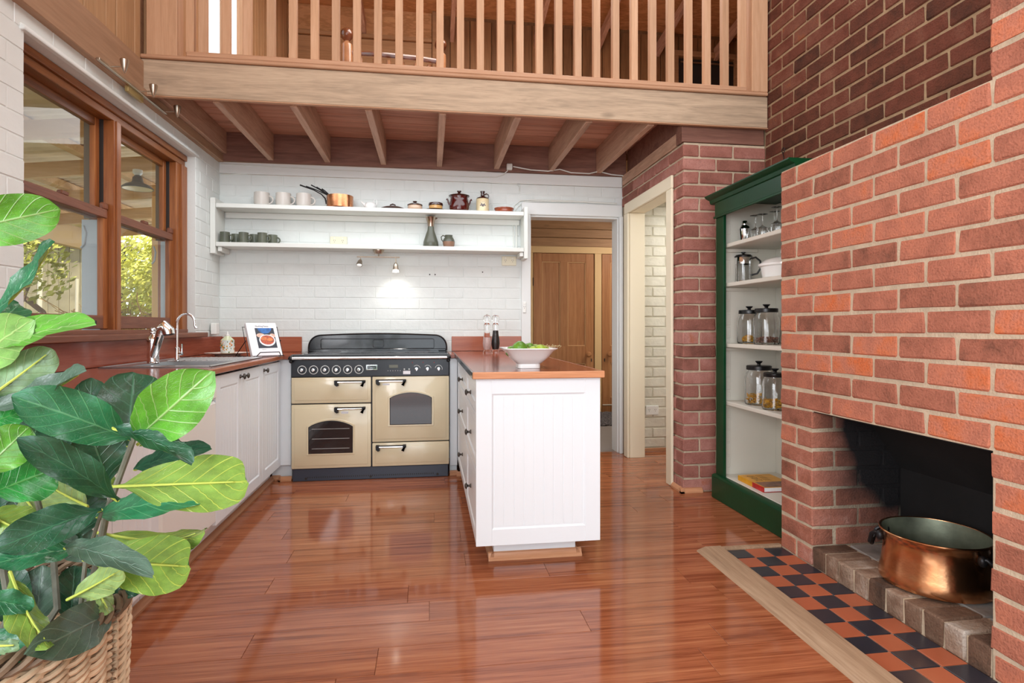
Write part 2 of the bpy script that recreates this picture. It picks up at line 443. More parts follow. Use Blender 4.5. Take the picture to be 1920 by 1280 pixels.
bark = plain('bark', '6a5440', .9, vary=.3, vscale=10)
pale_pole = plain('pale_pole', 'c9c2b0', .6)
screen_blue = plain('screen_frame', 'aebac2', .5, vary=.05)
screen_grey = plain('screen_frame_dark', '6b6456', .5)
tin_grey = plain('lamp_enamel', '5e574c', .4)
leaf_dark = leafmat('leaf_dark', '26734a', '7fa33c', '62ab78', 'c3cf62', .25, .1)
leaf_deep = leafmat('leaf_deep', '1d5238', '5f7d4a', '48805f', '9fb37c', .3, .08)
leaf_grey = leafmat('leaf_grey_green', '45604f', '74966a', '7c9484', 'a6bf92', .35, .08)
leaf_mid = leafmat('leaf_mid', '2f8f3f', '7da045', '6cb868', 'cdd95e', .25, .2)
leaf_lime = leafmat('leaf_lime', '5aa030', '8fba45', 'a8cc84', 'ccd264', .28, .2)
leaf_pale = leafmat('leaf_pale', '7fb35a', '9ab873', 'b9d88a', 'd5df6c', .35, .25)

# ---------------------------------------------------------------- mesh helpers
class MB:
    """collects shapes into one mesh; local coordinates in metres"""
    def __init__(s):
        s.bm = bmesh.new(); s.mats = []
    def mi(s, m):
        if m is None: return 0
        if m not in s.mats: s.mats.append(m)
        return s.mats.index(m)
    def box(s, x0, x1, y0, y1, z0, z1, m=None, bevel=0, seg=1):
        b = bmesh.new()
        r = bmesh.ops.create_cube(b, size=1)
        for v in r['verts']:
            v.co = Vector(((x0 + x1) / 2 + v.co.x * (x1 - x0), (y0 + y1) / 2 + v.co.y * (y1 - y0), (z0 + z1) / 2 + v.co.z * (z1 - z0)))
        if bevel:
            bmesh.ops.bevel(b, geom=b.edges[:], offset=bevel, segments=seg, affect='EDGES', profile=.5)
        s._merge(b, m, False); return s
    def _merge(s, b, m, smooth, mat=None):
        i = s.mi(m)
        for f in b.faces:
            f.material_index = i; f.smooth = smooth
        if mat: bmesh.ops.transform(b, matrix=mat, verts=b.verts)
        me = bpy.data.meshes.new('tmp'); b.to_mesh(me); b.free()
        s.bm.from_mesh(me); bpy.data.meshes.remove(me)
    def lathe(s, prof, n=24, m=None, c=(0, 0, 0), axis='z', smooth=True, square=0):
        """prof: list of (r, z); square>0 gives a rounded square plan"""
        b = bmesh.new(); rings = []
        for r, z in prof:
            if r < 1e-6:
                rings.append([b.verts.new((0, 0, z))])
            else:
                ring = []
                for k in range(n):
                    a = 2 * pi * k / n
                    q = r
                    if square:
                        q = r / ((abs(math.cos(a)) ** square + abs(math.sin(a)) ** square) ** (1 / square))
                    ring.append(b.verts.new((q * math.cos(a), q * math.sin(a), z)))
                rings.append(ring)
        for A, B in zip(rings, rings[1:]):
            if len(A) == 1 and len(B) == 1: continue
            for k in range(n):
                k2 = (k + 1) % n
                if len(A) == 1: b.faces.new((A[0], B[k2], B[k]))
                elif len(B) == 1: b.faces.new((A[k], A[k2], B[0]))
                else: b.faces.new((A[k], A[k2], B[k2], B[k]))
        bmesh.ops.recalc_face_normals(b, faces=b.faces)
        M = Matrix.Translation(c)
        if axis == 'x': M = M @ Matrix.Rotation(pi / 2, 4, 'Y')
        if axis == 'y': M = M @ Matrix.Rotation(-pi / 2, 4, 'X')
        s._merge(b, m, smooth, M); return s
    def cyl(s, r, z0, z1, m=None, c=(0, 0, 0), n=16, axis='z', bev=.0):
        e = min(bev, r * .5)
        p = [(0, z0), (r - e, z0), (r, z0 + e), (r, z1 - e), (r - e, z1), (0, z1)] if e else [(0, z0), (r, z0), (r, z1), (0, z1)]
        s.lathe(p, n, m, c, axis, smooth=False); 
        return s
    def tube(s, pts, r, m=None, n=8, closed=False, smooth=True):
        b = bmesh.new(); pts = [Vector(p) for p in pts]; L = len(pts)
        rr = r if isinstance(r, (list, tuple)) else [r] * L
        prev = None; rings = []
        for i, p in enumerate(pts):
            if closed: t = pts[(i + 1) % L] - pts[i - 1]
            else: t = pts[min(i + 1, L - 1)] - pts[max(i - 1, 0)]
            if t.length < 1e-9: t = Vector((0, 0, 1))
            t.normalize()
            if prev is None:
                u = t.orthogonal().normalized()
            else:
                u = prev - t * prev.dot(t)
                u = u.normalized() if u.length > 1e-6 else t.orthogonal().normalized()
            prev = u; w = t.cross(u)
            rings.append([b.verts.new(p + (u * math.cos(2 * pi * k / n) + w * math.sin(2 * pi * k / n)) * rr[i]) for k in range(n)])
        for i in range(L if closed else L - 1):
            A, B = rings[i], rings[(i + 1) % L]
            for k in range(n):
                b.faces.new((A[k], A[(k + 1) % n], B[(k + 1) % n], B[k]))
        if not closed:
            b.faces.new(rings[0][::-1]); b.faces.new(rings[-1])
        bmesh.ops.recalc_face_normals(b, faces=b.faces)
        s._merge(b, m, smooth); return s
    def prism(s, poly, a0, a1, axis='y', m=None, bevel=0):
        """poly of 2-D points extruded along axis: y -> (x,z), x -> (y,z), z -> (x,y)"""
        b = bmesh.new()
        def P(p, a):
            return {'y': (p[0], a, p[1]), 'x': (a, p[0], p[1]), 'z': (p[0], p[1], a)}[axis]
        A = [b.verts.new(P(p, a0)) for p in poly]; B = [b.verts.new(P(p, a1)) for p in poly]
        b.faces.new(A); b.faces.new(B[::-1])
        for i in range(len(poly)):
            j = (i + 1) % len(poly)
            b.faces.new((A[j], A[i], B[i], B[j]))
        bmesh.ops.recalc_face_normals(b, faces=b.faces)
        if bevel: bmesh.ops.bevel(b, geom=b.edges[:], offset=bevel, segments=1, affect='EDGES')
        s._merge(b, m, False); return s
    def sphere(s, r, c, m=None, sc=(1, 1, 1), n=14):
        b = bmesh.new(); bmesh.ops.create_uvsphere(b, u_segments=n, v_segments=max(6, n // 2 + 2), radius=r)
        s._merge(b, m, True, Matrix.Translation(c) @ Matrix.Diagonal((*sc, 1))); return s
    def mesh(s, name):
        me = bpy.data.meshes.new(name); s.bm.to_mesh(me); s.bm.free()
        for m in s.mats: me.materials.append(m)
        return me
    def build(s, name, parent=None, loc=(0, 0, 0), rot=(0, 0, 0), mat=None, sharp=35):
        me = s.mesh(name)
        if mat and not me.materials: me.materials.append(mat)
        try: me.set_sharp_from_angle(angle=math.radians(sharp))
        except Exception: pass
        return link(name, me, parent, loc, rot)

def link(name, me, parent=None, loc=(0, 0, 0), rot=(0, 0, 0)):
    o = bpy.data.objects.new(name, me); COL.objects.link(o)
    o.location = loc; o.rotation_euler = rot
    if parent: o.parent = parent
    return o

def tag(o, label=None, cat=None, group=None, kind=None):
    if label: o['label'] = label
    if cat: o['category'] = cat
    if group: o['group'] = group
    if kind: o['kind'] = kind
    return o

def thing(name, loc, label, cat, group=None, rot=0, kind=None):
    o = bpy.data.objects.new(name, None); COL.objects.link(o)
    o.empty_display_size = .05
    o.location = loc; o.rotation_euler = (0, 0, rot)
    return tag(o, label, cat, group, kind)

def boxat(name, b, m, parent=None, bevel=.002, org=None):
    """world-aligned box (x0,x1,y0,y1,z0,z1) with its origin at its middle; parent unrotated"""
    x0, x1, y0, y1, z0, z1 = b
    c = Vector(((x0 + x1) / 2, (y0 + y1) / 2, (z0 + z1) / 2))
    hx, hy, hz = (x1 - x0) / 2, (y1 - y0) / 2, (z1 - z0) / 2
    p = Vector(parent_world(parent)) if parent else Vector((0, 0, 0))
    bv = min(bevel, hx * .8, hy * .8, hz * .8)
    return MB().box(-hx, hx, -hy, hy, -hz, hz, m, bv).build(name, parent, c - p)

def parent_world(p):
    v = Vector((0, 0, 0))
    while p: v += Vector(p.location); p = p.parent
    return v

def copy_tree(o, parent=None):
    c = o.copy(); COL.objects.link(c); c.parent = parent
    for ch in list(o.children): copy_tree(ch, c)
    return c

def struct(o, label, cat):
    return tag(o, label, cat, kind='structure')

# bricks: shared mesh variants
BR = {}
def brick_mesh(dx, dy, dz, mat, bev=.004, jit=.0018, var=3):
    key = (round(dx, 3), round(dy, 3), round(dz, 3), mat.name, random.randrange(var))
    if key not in BR:
        mb = MB(); mb.box(-dx / 2, dx / 2, -dy / 2, dy / 2, -dz / 2, dz / 2, mat, bev)
        rnd = random.Random(str(key))
        for v in mb.bm.verts:
            v.co += Vector([rnd.uniform(-jit, jit) for _ in range(3)])
        BR[key] = mb.mesh('brick')
    return BR[key]

def brick(parent, x0, x1, y0, y1, z0, z1, mat, name='brick', bev=.005, jit=.0026, tilt=.005):
    me = brick_mesh(x1 - x0, y1 - y0, z1 - z0, mat, bev, jit)
    o = bpy.data.objects.new(name, me); COL.objects.link(o); o.parent = parent
    p = parent_world(parent)
    o.location = Vector(((x0 + x1) / 2, (y0 + y1) / 2, (z0 + z1) / 2)) - p + Vector([random.uniform(-.0008, .0008) for _ in range(3)])
    o.rotation_euler = [random.uniform(-tilt, tilt) for _ in range(3)]
    return o

def brick_rows(parent, axis, face, a0, a1, z0, rows, mat, course=.0893, joint=.012, depth=.05, inward=1, header_first=0, L=.2415, skip=None, bev=.004, jit=.0018, start=0, rev=False, minlen=.04, anchor=None):
    """rows of running-bond bricks on a plane; axis 'x': face is a y value, 'y': face is an x value.
    the bond starts from anchor (default a0, or a1 when rev); skip(b0,b1,zb,zt) drops or trims a brick"""
    h = course - joint
    n = 0
    for r in range(rows):
        zb = z0 + r * course + joint / 2; zt = zb + h
        off = L / 2 if (r + header_first) % 2 == 0 else 0
        segs = []
        pos = (a1 if rev else a0) if anchor is None else anchor
        if rev:
            p = pos + (L / 2 - off if off else 0)
            e = pos
            first = L / 2 if off else L
            while e > a0 + .001:
                b = e - first; segs.append((max(b, a0), e)); e = b; first = L
        else:
            e = pos; first = L / 2 if off else L
            while e < a1 - .001:
                b = e + first; segs.append((e, min(b, a1))); e = b; first = L
        for s0, s1 in segs:
            b0, b1 = s0 + joint / 2, s1 - joint / 2
            if b1 <= a0 or b0 >= a1: continue
            b0, b1 = max(b0, a0), min(b1, a1)
            if abs(b0 - a0) < joint: b0 = a0
            if abs(b1 - a1) < joint: b1 = a1
            pieces = [(b0, b1)]
            if skip: pieces = skip(b0, b1, zb, zt)
            for q0, q1 in pieces:
                if q1 - q0 < minlen: continue
                d0, d1 = (face, face + depth) if inward > 0 else (face - depth, face)
                if axis == 'x': brick(parent, q0, q1, d0, d1, zb, zt, mat, bev=bev, jit=jit)
                else: brick(parent, d0, d1, q0, q1, zb, zt, mat, bev=bev, jit=jit)
                n += 1
    return n

def cut(openings):
    """trims bricks where they would cross openings (a0,a1,z0,z1)"""
    def f(b0, b1, zb, zt):
        segs = [(b0, b1)]
        for a0, a1, z0, z1 in openings:
            if zb < z1 - .03 and zt > z0 + .03:
                out = []
                for s0, s1 in segs:
                    if s1 <= a0 or s0 >= a1: out.append((s0, s1)); continue
                    if s0 < a0: out.append((s0, a0))
                    if s1 > a1: out.append((a1, s1))
                segs = out
        return segs
    return f

# ================================================================ THE SETTING
# ---- floor: base slab and individual laminate planks
fl = MB()
fl.box(-1.87, 3.4, -3.0, 4.9, -.10, -.011, floor_wood)
floor = struct(fl.build('floor'), 'glossy red-brown laminate plank floor of the kitchen', 'floor')
rowY = [0.29 + .157 * k for k in range(30)]
first = {11: .58, 12: 0.0, 13: 1.113, 14: .528, 16: -.66, 10: -.172}
prnd = random.Random(3)
PLM = {}
for k in range(29):
    y0 = .447 + .157 * k
    if y0 > 4.85: break
    y1 = min(y0 + .157, 4.9)
    kk = round((y0 - .447) / .157)
    a = {9: -.172, 10: .58, 11: 0.0, 12: 1.113, 13: .528, 15: -.66}.get(kk, prnd.uniform(-.6, .6))
    x = a - 1.2 * math.ceil((a + 1.65) / 1.2)
    xr = 3.4 if y0 > 3.83 else 2.26
    while x < xr - .01:
        xa, xb = max(x, -1.64), min(x + 1.2, xr)
        if xb - xa > .03:
            key = (round(xb - xa, 3), round(y1 - y0, 3))
            if key not in PLM:
                w, d = xb - xa - .0012, y1 - y0 - .0012
                PLM[key] = MB().box(-w / 2, w / 2, -d / 2, d / 2, -.0095, 0, floor_wood, .0008).mesh('plank')
            p = link('plank', PLM[key], floor, ((xa + xb) / 2, (y0 + y1) / 2, -.0004 + 0 * k))
        x += 1.2
# ---- back wall, painted white bricks
mb = MB()
mb.box(-1.87, .86, 4.8525, 4.98, 0, 2.32, white_joint)
mb.box(1.632, 1.72, 4.8525, 4.98, 0, 2.32, white_joint)
mb.box(.86, 1.632, 4.8525, 4.98, 2.055, 2.32, white_joint)
wall_back = struct(mb.build('wall_back'), 'white painted brick wall behind the range cooker', 'wall')
brick_rows(wall_back, 'x', 4.85, -1.65, 1.672, .893, 16, white_brick, joint=.006, depth=.006, skip=cut([(.78, 1.66, 0, 2.16)]), bev=.0022, jit=.0006, L=.2415)
boxat('top_plate', (-1.65, 1.672, 4.838, 4.86, 2.322, 2.412), white_paint, wall_back, .004)
# ---- left wall: white brick below, timber above
mb = MB()
mb.box(-1.87, -1.6525, -3, 2.624, 0, 2.41, white_joint)
mb.box(-1.87, -1.6525, 4.378, 4.98, 0, 2.41, white_joint)
mb.box(-1.87, -1.6525, 2.624, 4.378, 0, 1.03, white_joint)
mb.box(-1.87, -1.6525, 2.624, 4.378, 2.315, 2.41, white_joint)
mb.box(-1.70, -1.66, -3, 4.6, 2.41, 5.0, beam_y)
mb.box(-1.70, -1.66, 5.42, 7.2, 2.41, 5.0, beam_y)
mb.box(-1.70, -1.66, 4.6, 5.42, 2.41, 2.95, beam_y)
mb.box(-1.70, -1.66, 4.6, 5.42, 4.7, 5.0, beam_y)
wall_left = struct(mb.build('wall_left'), 'white painted brick wall with the kitchen window, timber lined above', 'wall')
brick_rows(wall_left, 'y', -1.65, 1.7, 4.85, .893, 16, white_brick, joint=.006, depth=.006, inward=-1, skip=cut([(2.624, 4.378, 1.03, 2.315)]), bev=.0022, jit=.0006, anchor=1.68)
brick_rows(wall_left, 'y', -1.65, 1.7, 4.85, 2.322, 1, white_brick, joint=.006, depth=.006, inward=-1, bev=.0022, jit=.0006, anchor=1.6, header_first=1)
mb = MB(); mb.prism([(-1.655, 2.312), (-1.632, 2.316), (-1.632, 2.334), (-1.655, 2.345)], 2.6, 4.40, 'y', white_brick, .003)
mb.build('lintel_bead', wall_left)
boxat('side_beam', (-1.66, -1.63, 1.4, 4.83, 2.412, 2.634), beam_y, wall_left, .004)
boxat('beam_strip', (-1.66, -1.612, 1.4, 4.83, 2.405, 2.468), beam_y, wall_left, .004)
y = 1.86
while y < 3.56:
    boxat('board', (-1.66, -1.645 + (0.003 if int(y * 10) % 3 == 0 else 0), y + .002, min(y + .095, 3.575), 2.636, 4.9), lining_v, wall_left, .003)
    y += .097
y = 3.64
while y < 7.1:
    z0, z1 = 2.69, 4.9
    if 4.5 < y + .048 < 5.5:
        boxat('board', (-1.66, -1.645, y + .002, y + .095, 2.69, 2.95), lining_v, wall_left, .003)
    else:
        boxat('board', (-1.66, -1.645, y + .002, y + .095, z0, z1), lining_v, wall_left, .003)
    y += .097
# ---- right wall (brick darkened for shade), pier with doorway, side room wall
mb = MB()
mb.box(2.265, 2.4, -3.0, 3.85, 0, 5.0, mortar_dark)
mb.box(4.3, 4.4, 3.6, 7.3, 2.68, 5.0, lining_dark)
mb.box(2.4, 4.3, 3.6, 3.7, 2.6, 5.0, lining_dark)
wall_right = struct(mb.build('wall_right'), 'tall dark red brick wall rising behind the chimney breast', 'wall')
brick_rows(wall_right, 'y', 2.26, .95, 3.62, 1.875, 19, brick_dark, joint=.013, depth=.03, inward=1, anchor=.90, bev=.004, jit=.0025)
mb = MB()
mb.box(1.68, 2.26, 3.628, 3.85, 0, 2.33, mortar)
mb.box(1.68, 1.78, 3.85, 4.85, 2.09, 2.33, mortar)
mb.box(1.68, 1.78, 4.74, 4.85, 0, 2.09, mortar)
pier = struct(mb.build('wall_pier'), 'red brick pier and doorway wall between the side room and the bookcase', 'wall')
for r in range(26):
    zb = r * .0893 + .006; zt = zb + .077
    if r % 2 == 0:
        brick(pier, 1.672, 1.902, 3.62, 3.73, zb, zt, brick_pier)
        if r < 24: brick(pier, 1.672, 1.782, 3.742, 3.85, zb, zt, brick_pier)
        xs = 1.914
    else:
        brick(pier, 1.672, 1.782, 3.62, 3.85, zb, zt, brick_pier)
        xs = 1.794
    while xs < 2.24:
        brick(pier, xs, min(xs + .23, 2.262), 3.62, 3.73, zb, zt, brick_pier); xs += .242
    if r >= 24:
        ys = 3.742 if r % 2 == 0 else 3.862
        while ys < 4.84:
            brick(pier, 1.672, 1.722, ys, min(ys + .23, 4.848), zb, zt, brick_pier); ys += .242
# doorway in the pier wall: cream frame
door_2 = thing('door_2', (1.70, 4.25, 0), 'cream painted open doorway in the brick wall right of the hall opening', 'doorway', kind='structure')
boxat('near_architrave', (1.652, 1.67, 3.765, 3.858, 0, 2.059), cream_paint, door_2, .004)
boxat('near_jamb', (1.672, 1.80, 3.852, 3.872, 0, 2.059), cream_paint, door_2, .003)
boxat('far_architrave', (1.648, 1.668, 4.64, 4.735, 0, 2.059), cream_paint, door_2, .004)
boxat('far_jamb', (1.669, 1.80, 4.635, 4.70, 0, 2.059), cream_paint, door_2, .003)
boxat('head_architrave', (1.652, 1.67, 3.765, 4.735, 2.06, 2.15), cream_paint, door_2, .004)
boxat('head_jamb', (1.672, 1.80, 3.86, 4.64, 2.06, 2.085), cream_paint, door_2, .003)
mb = MB()
mb.box(1.80, 3.5, 4.876, 5.0, 0, 2.6, old_joint)
side = struct(mb.build('wall_side_room'), 'old cream painted brick wall seen through the cream doorway', 'wall')
brick_rows(side, 'x', 4.87, 1.80, 2.75, .03, 26, old_white_brick, joint=.011, depth=.02, bev=.004, jit=.002, anchor=1.72)
struct(boxat('wall_side_room_end', (3.4, 3.5, 3.7, 4.9, 0, 2.6), white_paint), 'white end wall of the side room', 'wall')
struct(boxat('wall_side_room_near', (2.4, 3.5, 3.6, 3.7, 0, 2.6), white_paint), 'white near wall of the side room', 'wall')
struct(boxat('ceiling_side_room', (1.8, 3.5, 3.7, 4.9, 2.5, 2.6), white_paint), 'white ceiling of the side room', 'ceiling')
struct(boxat('baseboard_side_room', (1.80, 3.4, 4.852, 4.868, 0, .03), trim_wood), 'thin timber skirting under the cream brick wall', 'skirting')
mb = MB()
mb.prism([(3.62, 0), (3.594, 0), (3.594, .012), (3.606, .028), (3.62, .032)], 1.646, 1.80, 'x', trim_wood)
mb.prism([(1.67, 0), (1.646, 0), (1.646, .012), (1.658, .028), (1.67, .032)], 3.594, 3.765, 'y', trim_wood)
struct(mb.build('baseboard_pier'), 'timber quad skirting round the foot of the brick pier', 'skirting')

# ---- hall doorway in the back wall, white trim
door_1 = thing('door_1', (1.25, 4.85, 0), 'white painted open doorway to the hall in the back wall', 'doorway', kind='structure')
boxat('left_architrave', (.777, .856, 4.825, 4.849, 0, 2.06), white_paint, door_1, .004)
boxat('head_architrave', (.777, 1.668, 4.825, 4.849, 2.06, 2.165), white_paint, door_1, .004)
boxat('right_architrave', (1.636, 1.668, 4.80, 4.849, 0, 2.06), white_paint, door_1, .004)
boxat('left_jamb', (.842, .862, 4.85, 5.0, 0, 2.055), white_paint, door_1, .002)
boxat('right_jamb', (1.630, 1.65, 4.85, 5.0, 0, 2.055), white_paint, door_1, .002)
boxat('head_jamb', (.862, 1.630, 4.85, 5.0, 2.045, 2.065), white_paint, door_1, .002)
# ---- hall
struct(boxat('ceiling_hall', (.5, 3.5, 4.99, 7.3, 2.605, 2.66), hall_board), 'timber ceiling of the hall behind the kitchen', 'ceiling')
struct(boxat('floor_hall', (.6, 3.3, 4.9, 7.15, -.06, .0), carpet), 'grey carpet of the hall beyond the white doorway', 'floor')
hall = MB(); hall.box(.6, 3.4, 7.14, 7.3, 0, 2.68, hall_board)
hall = struct(hall.build('wall_hall'), 'hall end wall with stripped timber doors and horizontal boards above', 'wall')
boxat('head_casing', (1.15, 3.1, 7.09, 7.139, 2.035, 2.118), ochre_paint, hall, .003)
boxat('left_casing', (1.215, 1.288, 7.09, 7.139, 0, 2.035), ochre_paint, hall, .003)
boxat('middle_casing', (2.086, 2.175, 7.09, 7.139, 0, 2.035), ochre_paint, hall, .003)
for i, z in enumerate((2.12, 2.235, 2.345)):
    boxat('board', (.7, 3.2, 7.112, 7.139, z + .002, z + .107), hall_board, hall, .004)
for i in range(6):
    x = .78 + i * .42
    if i: boxat('joist', (x - .03, x + .015, 5.02, 7.11, 2.46, 2.60), joist_y, hall, .003)
boxat('ceiling_ledger', (.7, 3.2, 7.115, 7.139, 2.455, 2.62), ledger_x, hall, .003)
struct(boxat('wall_hall_left', (.5, .62, 4.98, 7.2, 0, 2.68), white_paint), 'white left wall of the hall', 'wall')
struct(boxat('wall_hall_right', (3.3, 3.42, 5.0, 7.2, 0, 2.68), white_paint), 'white right wall of the hall', 'wall')

def panel_door(name, x0, label, knob_side):
    d = thing(name, (x0, 7.13, 0), label, 'door', kind='structure')
    w, h = .785, 2.03
    boxat('stile', (x0 + .003, x0 + .11, 7.095, 7.13, .01, h), door_wood, d, .003)
    boxat('stile', (x0 + w - .11, x0 + w - .003, 7.095, 7.13, .01, h), door_wood, d, .003)
    boxat('stile', (x0 + .345, x0 + w - .345, 7.095, 7.13, .2, 1.93), door_wood, d, .003)
    boxat('top_rail', (x0 + .11, x0 + w - .11, 7.0955, 7.13, 1.925, h), door_wood, d, .003)
    boxat('lock_rail', (x0 + .11, x0 + w - .11, 7.0945, 7.13, .64, .86), door_wood, d, .003)
    boxat('bottom_rail', (x0 + .11, x0 + w - .11, 7.0955, 7.13, .01, .2), door_wood, d, .003)
    for a, b in ((.11, .345), (w - .345, w - .11)):
        for c, e in ((.2, .64), (.86, 1.925)):
            mb = MB()
            mb.box(-(b - a) / 2, (b - a) / 2, -.004, .01, -(e - c) / 2, (e - c) / 2, door_wood)
            for q in (-1, 1):
                mb.box(q * (b - a) / 2 - .005 * (q + 1) , q * (b - a) / 2 - .005 * (q - 1), -.014, 0, -(e - c) / 2, (e - c) / 2, door_moulding, .003)
                mb.box(-(b - a) / 2, (b - a) / 2, -.014, 0, q * (e - c) / 2 - .005 * (q + 1), q * (e - c) / 2 - .005 * (q - 1), door_moulding, .002)
            mb.build('panel', d, (a + (b - a) / 2, -.017, (c + e) / 2))
    kx = w - .055 if knob_side > 0 else .055
    mb = MB(); mb.lathe([(0, 0), (.024, .002), (.012, .01), (.012, .03), (.034, .045), (.036, .06), (.022, .075), (0, .078)], 14, door_wood, axis='y')
    mb.build('knob', d, (kx + (-.03 if knob_side > 0 else .03), -.035, .755), (0, 0, pi))
    boxat('keyhole', (x0 + kx - .006 + (.02 if knob_side > 0 else -.02) , x0 + kx + .006 + (.02 if knob_side > 0 else -.02), 7.090, 7.097, .66, .70), dark_slot, d, .001)
    return d
d3 = panel_door('door_3', 1.292, 'stripped timber four-panel hall door, wholly visible through the white doorway', 1)
boxat('hinge', (1.284, 1.292, 7.085, 7.1, 1.62, 1.72), dark_slot, d3, .001)
d4 = panel_door('door_4', 2.18, 'stripped timber panel door half hidden by the right side of the white doorway', -1)
mb = MB(); mb.tube([(0, 0, 0), (.36, 0, 0)], .011, nickel, 8); mb.tube([(.05, 0, 0), (.05, .05, 0)], .006, nickel, 6); mb.tube([(.31, 0, 0), (.31, .05, 0)], .006, nickel, 6)
mb.build('pull_bar', d4, (.0, -.07, .11))
# braided rug on the hall carpet
rg = thing('braided_rug', (2.0, 6.6, 0), 'dark grey braided rug on the hall carpet in front of the doors', 'rug')
for i in range(9):
    yy = -.40 + i * .10
    mb = MB(); pts = []
    for s in (-1, 1):
        mb.tube([(-.75 + k * .03, yy + s * .022 * math.sin(k * .9), .012 + .006 * s * math.cos(k * .9)) for k in range(50)], .02, rug_mat, 5)
    tag(mb.build('braid', rg), kind=None)

# ---- loft: beam, joists, ceiling boards
loft = thing('ceiling_loft', (0.3, 4.2, 2.64), 'underside of the timber loft floor above the kitchen, joists and boards', 'ceiling', kind='structure')
y = 3.64
while y < 4.84:
    boxat('board', (-1.655, 1.99, y + .002, min(y + .128, 4.845), 2.642, 2.662), ceil_board, loft, .003)
    y += .131
for i, x in enumerate((-1.252, -.814, -.371, .083, .56, 1.03, 1.45)):
    boxat('joist', (x - .022, x + .022, 3.625, 4.815, 2.43, 2.641), joist_y, loft, .003)
boxat('joist', (-1.628, -1.585, 3.625, 4.815, 2.47, 2.641), joist_y, loft, .003)
boxat('joist', (1.72, 1.765, 3.625, 4.85, 2.42, 2.641), ledger_x, loft, .003)
boxat('ledger', (-1.65, 1.70, 4.816, 4.85, 2.415, 2.641), ledger_x, loft, .003)
boxat('side_plate', (1.668, 1.77, 3.70, 4.83, 2.335, 2.42), joist_y, loft, .003)
boxat('front_plate', (1.665, 2.255, 3.624, 3.72, 2.335, 2.60), ledger_x, loft, .003)
lb = struct(boxat('trim_1', (-1.655, 2.255, 3.58, 3.622, 2.438, 2.648), beam_x, bevel=.005), 'broad weathered timber beam along the edge of the loft', 'beam')
boxat('beam_cap', (-1.645, 2.25, 3.566, 3.63, 2.650, 2.672), pine_x, lb, .005)
boxat('beam_bottom_bead', (-1.655, 2.255, 3.574, 3.60, 2.431, 2.437), pine_x, lb, .002)
# loft floor above
mb = MB(); mb.box(-1.655, 2.26, 3.63, 7.14, 2.664, 2.684, ceil_board); mb.box(2.26, 4.3, 3.86, 7.14, 2.664, 2.684, ceil_board)
struct(mb.build('floor_loft'), 'timber floor boards of the loft bedroom', 'floor')
# balustrade: a thing of its own
bal = thing('balustrade', (.3, 3.62, 2.672), 'pine loft balustrade with square balusters above the weathered beam', 'balustrade')
boxat('bottom_rail', (-1.40, 2.10, 3.572, 3.648, 2.674, 2.704), pine_x, bal, .004)
boxat('newel_post', (-1.622, -1.455, 3.588, 3.68, 2.674, 3.8), pine_v, bal, .004)
boxat('newel_post', (2.135, 2.25, 3.57, 3.665, 2.674, 3.8), pine_v, bal, .004)
boxat('handrail', (-1.455, 2.135, 3.58, 3.66, 3.62, 3.67), pine_x, bal, .006)
bm_ = MB().box(-.0225, .0225, -.021, .021, 0, .915, pine_v, .002).mesh('baluster')
bx = [-1.452, -1.321, -1.192, -1.073, -0.939, -0.813, -0.687, -0.563, -0.438, -0.313, -0.185, -0.059, 0.066, 0.193, 0.318, 0.447, 0.571, 0.696, 0.822, 0.949, 1.074, 1.202, 1.328, 1.455, 1.579, 1.706, 1.835, 1.963, 2.09]
for x in bx[1:]:
    link('baluster', bm_, bal, (x - .3, 0, .032))
link('baluster', bm_, bal, (-1.425 - .3 + .035, .0, .032))
# loft room beyond
mb = MB(); mb.box(-1.66, 4.3, 7.12, 7.3, 2.68, 5.0, lining_dark)
lw = struct(mb.build('wall_loft'), 'far wall of the loft bedroom, plywood on the left and dark boards on the right', 'wall')
for a, b in ((-1.64, -1.08), (-1.07, -.36), (-.35, .03)):
    boxat('plywood_panel', (a, b, 7.085, 7.119, 4.60, 4.93), plywood, lw, .003)
    boxat('lower_panel', (a, b, 7.085, 7.119, 2.69, 4.24), plywood, lw, .003)
boxat('stud', (-.375, -.335, 7.05, 7.118, 4.60, 4.93), hall_board, lw, .003)
boxat('top_ledge', (-1.64, .03, 7.03, 7.118, 4.555, 4.60), hall_board, lw, .004)
boxat('cross_beam', (-1.64, .03, 7.06, 7.118, 4.30, 4.55), hall_board, lw, .004)
boxat('bottom_ledge', (-1.64, .03, 7.03, 7.118, 4.255, 4.30), hall_board, lw, .004)
boxat('end_post', (.035, .11, 7.03, 7.118, 2.69, 4.93), hall_board, lw, .004)
x = .12
while x < 4.28:
    if x + .07 < 3.14 or x > 4.0: z0 = 2.69
    else: z0 = 4.70
    w = .13 if int(x * 31) % 2 else .105
    boxat('board', (x + .003, x + w, 7.095, 7.119, z0, 4.88), lining_dark, lw, .004)
    x += w + .004
lwin = thing('window_2', (3.58, 7.10, 2.7), 'dark framed opening with a curtain rod at the right end of the loft', 'window', kind='structure')
boxat('frame_head', (3.14, 4.04, 7.06, 7.118, 4.62, 4.69), hall_board, lwin, .003)
boxat('frame_jamb', (3.14, 3.20, 7.06, 7.118, 2.7, 4.62), hall_board, lwin, .003)
boxat('frame_jamb', (3.98, 4.04, 7.06, 7.118, 2.7, 4.62), hall_board, lwin, .003)
boxat('dark_blind', (3.20, 3.98, 7.10, 7.118, 2.7, 4.60), dark_slot, lwin, .002)  # dark sheet stands in for the unlit inside of the opening
MB().tube([(-.36, 0, 0), (.38, 0, 0)], .012, nickel, 8).build('curtain_rod', lwin, (0, -.035, 1.84))
mb = MB(); mb.box(-1.87, 4.4, -3.0, 7.3, 4.93, 5.0, plywood)
cl = struct(mb.build('ceiling'), 'plywood ceiling high over the loft and the kitchen', 'ceiling')
cl.data.materials[0] = plywood
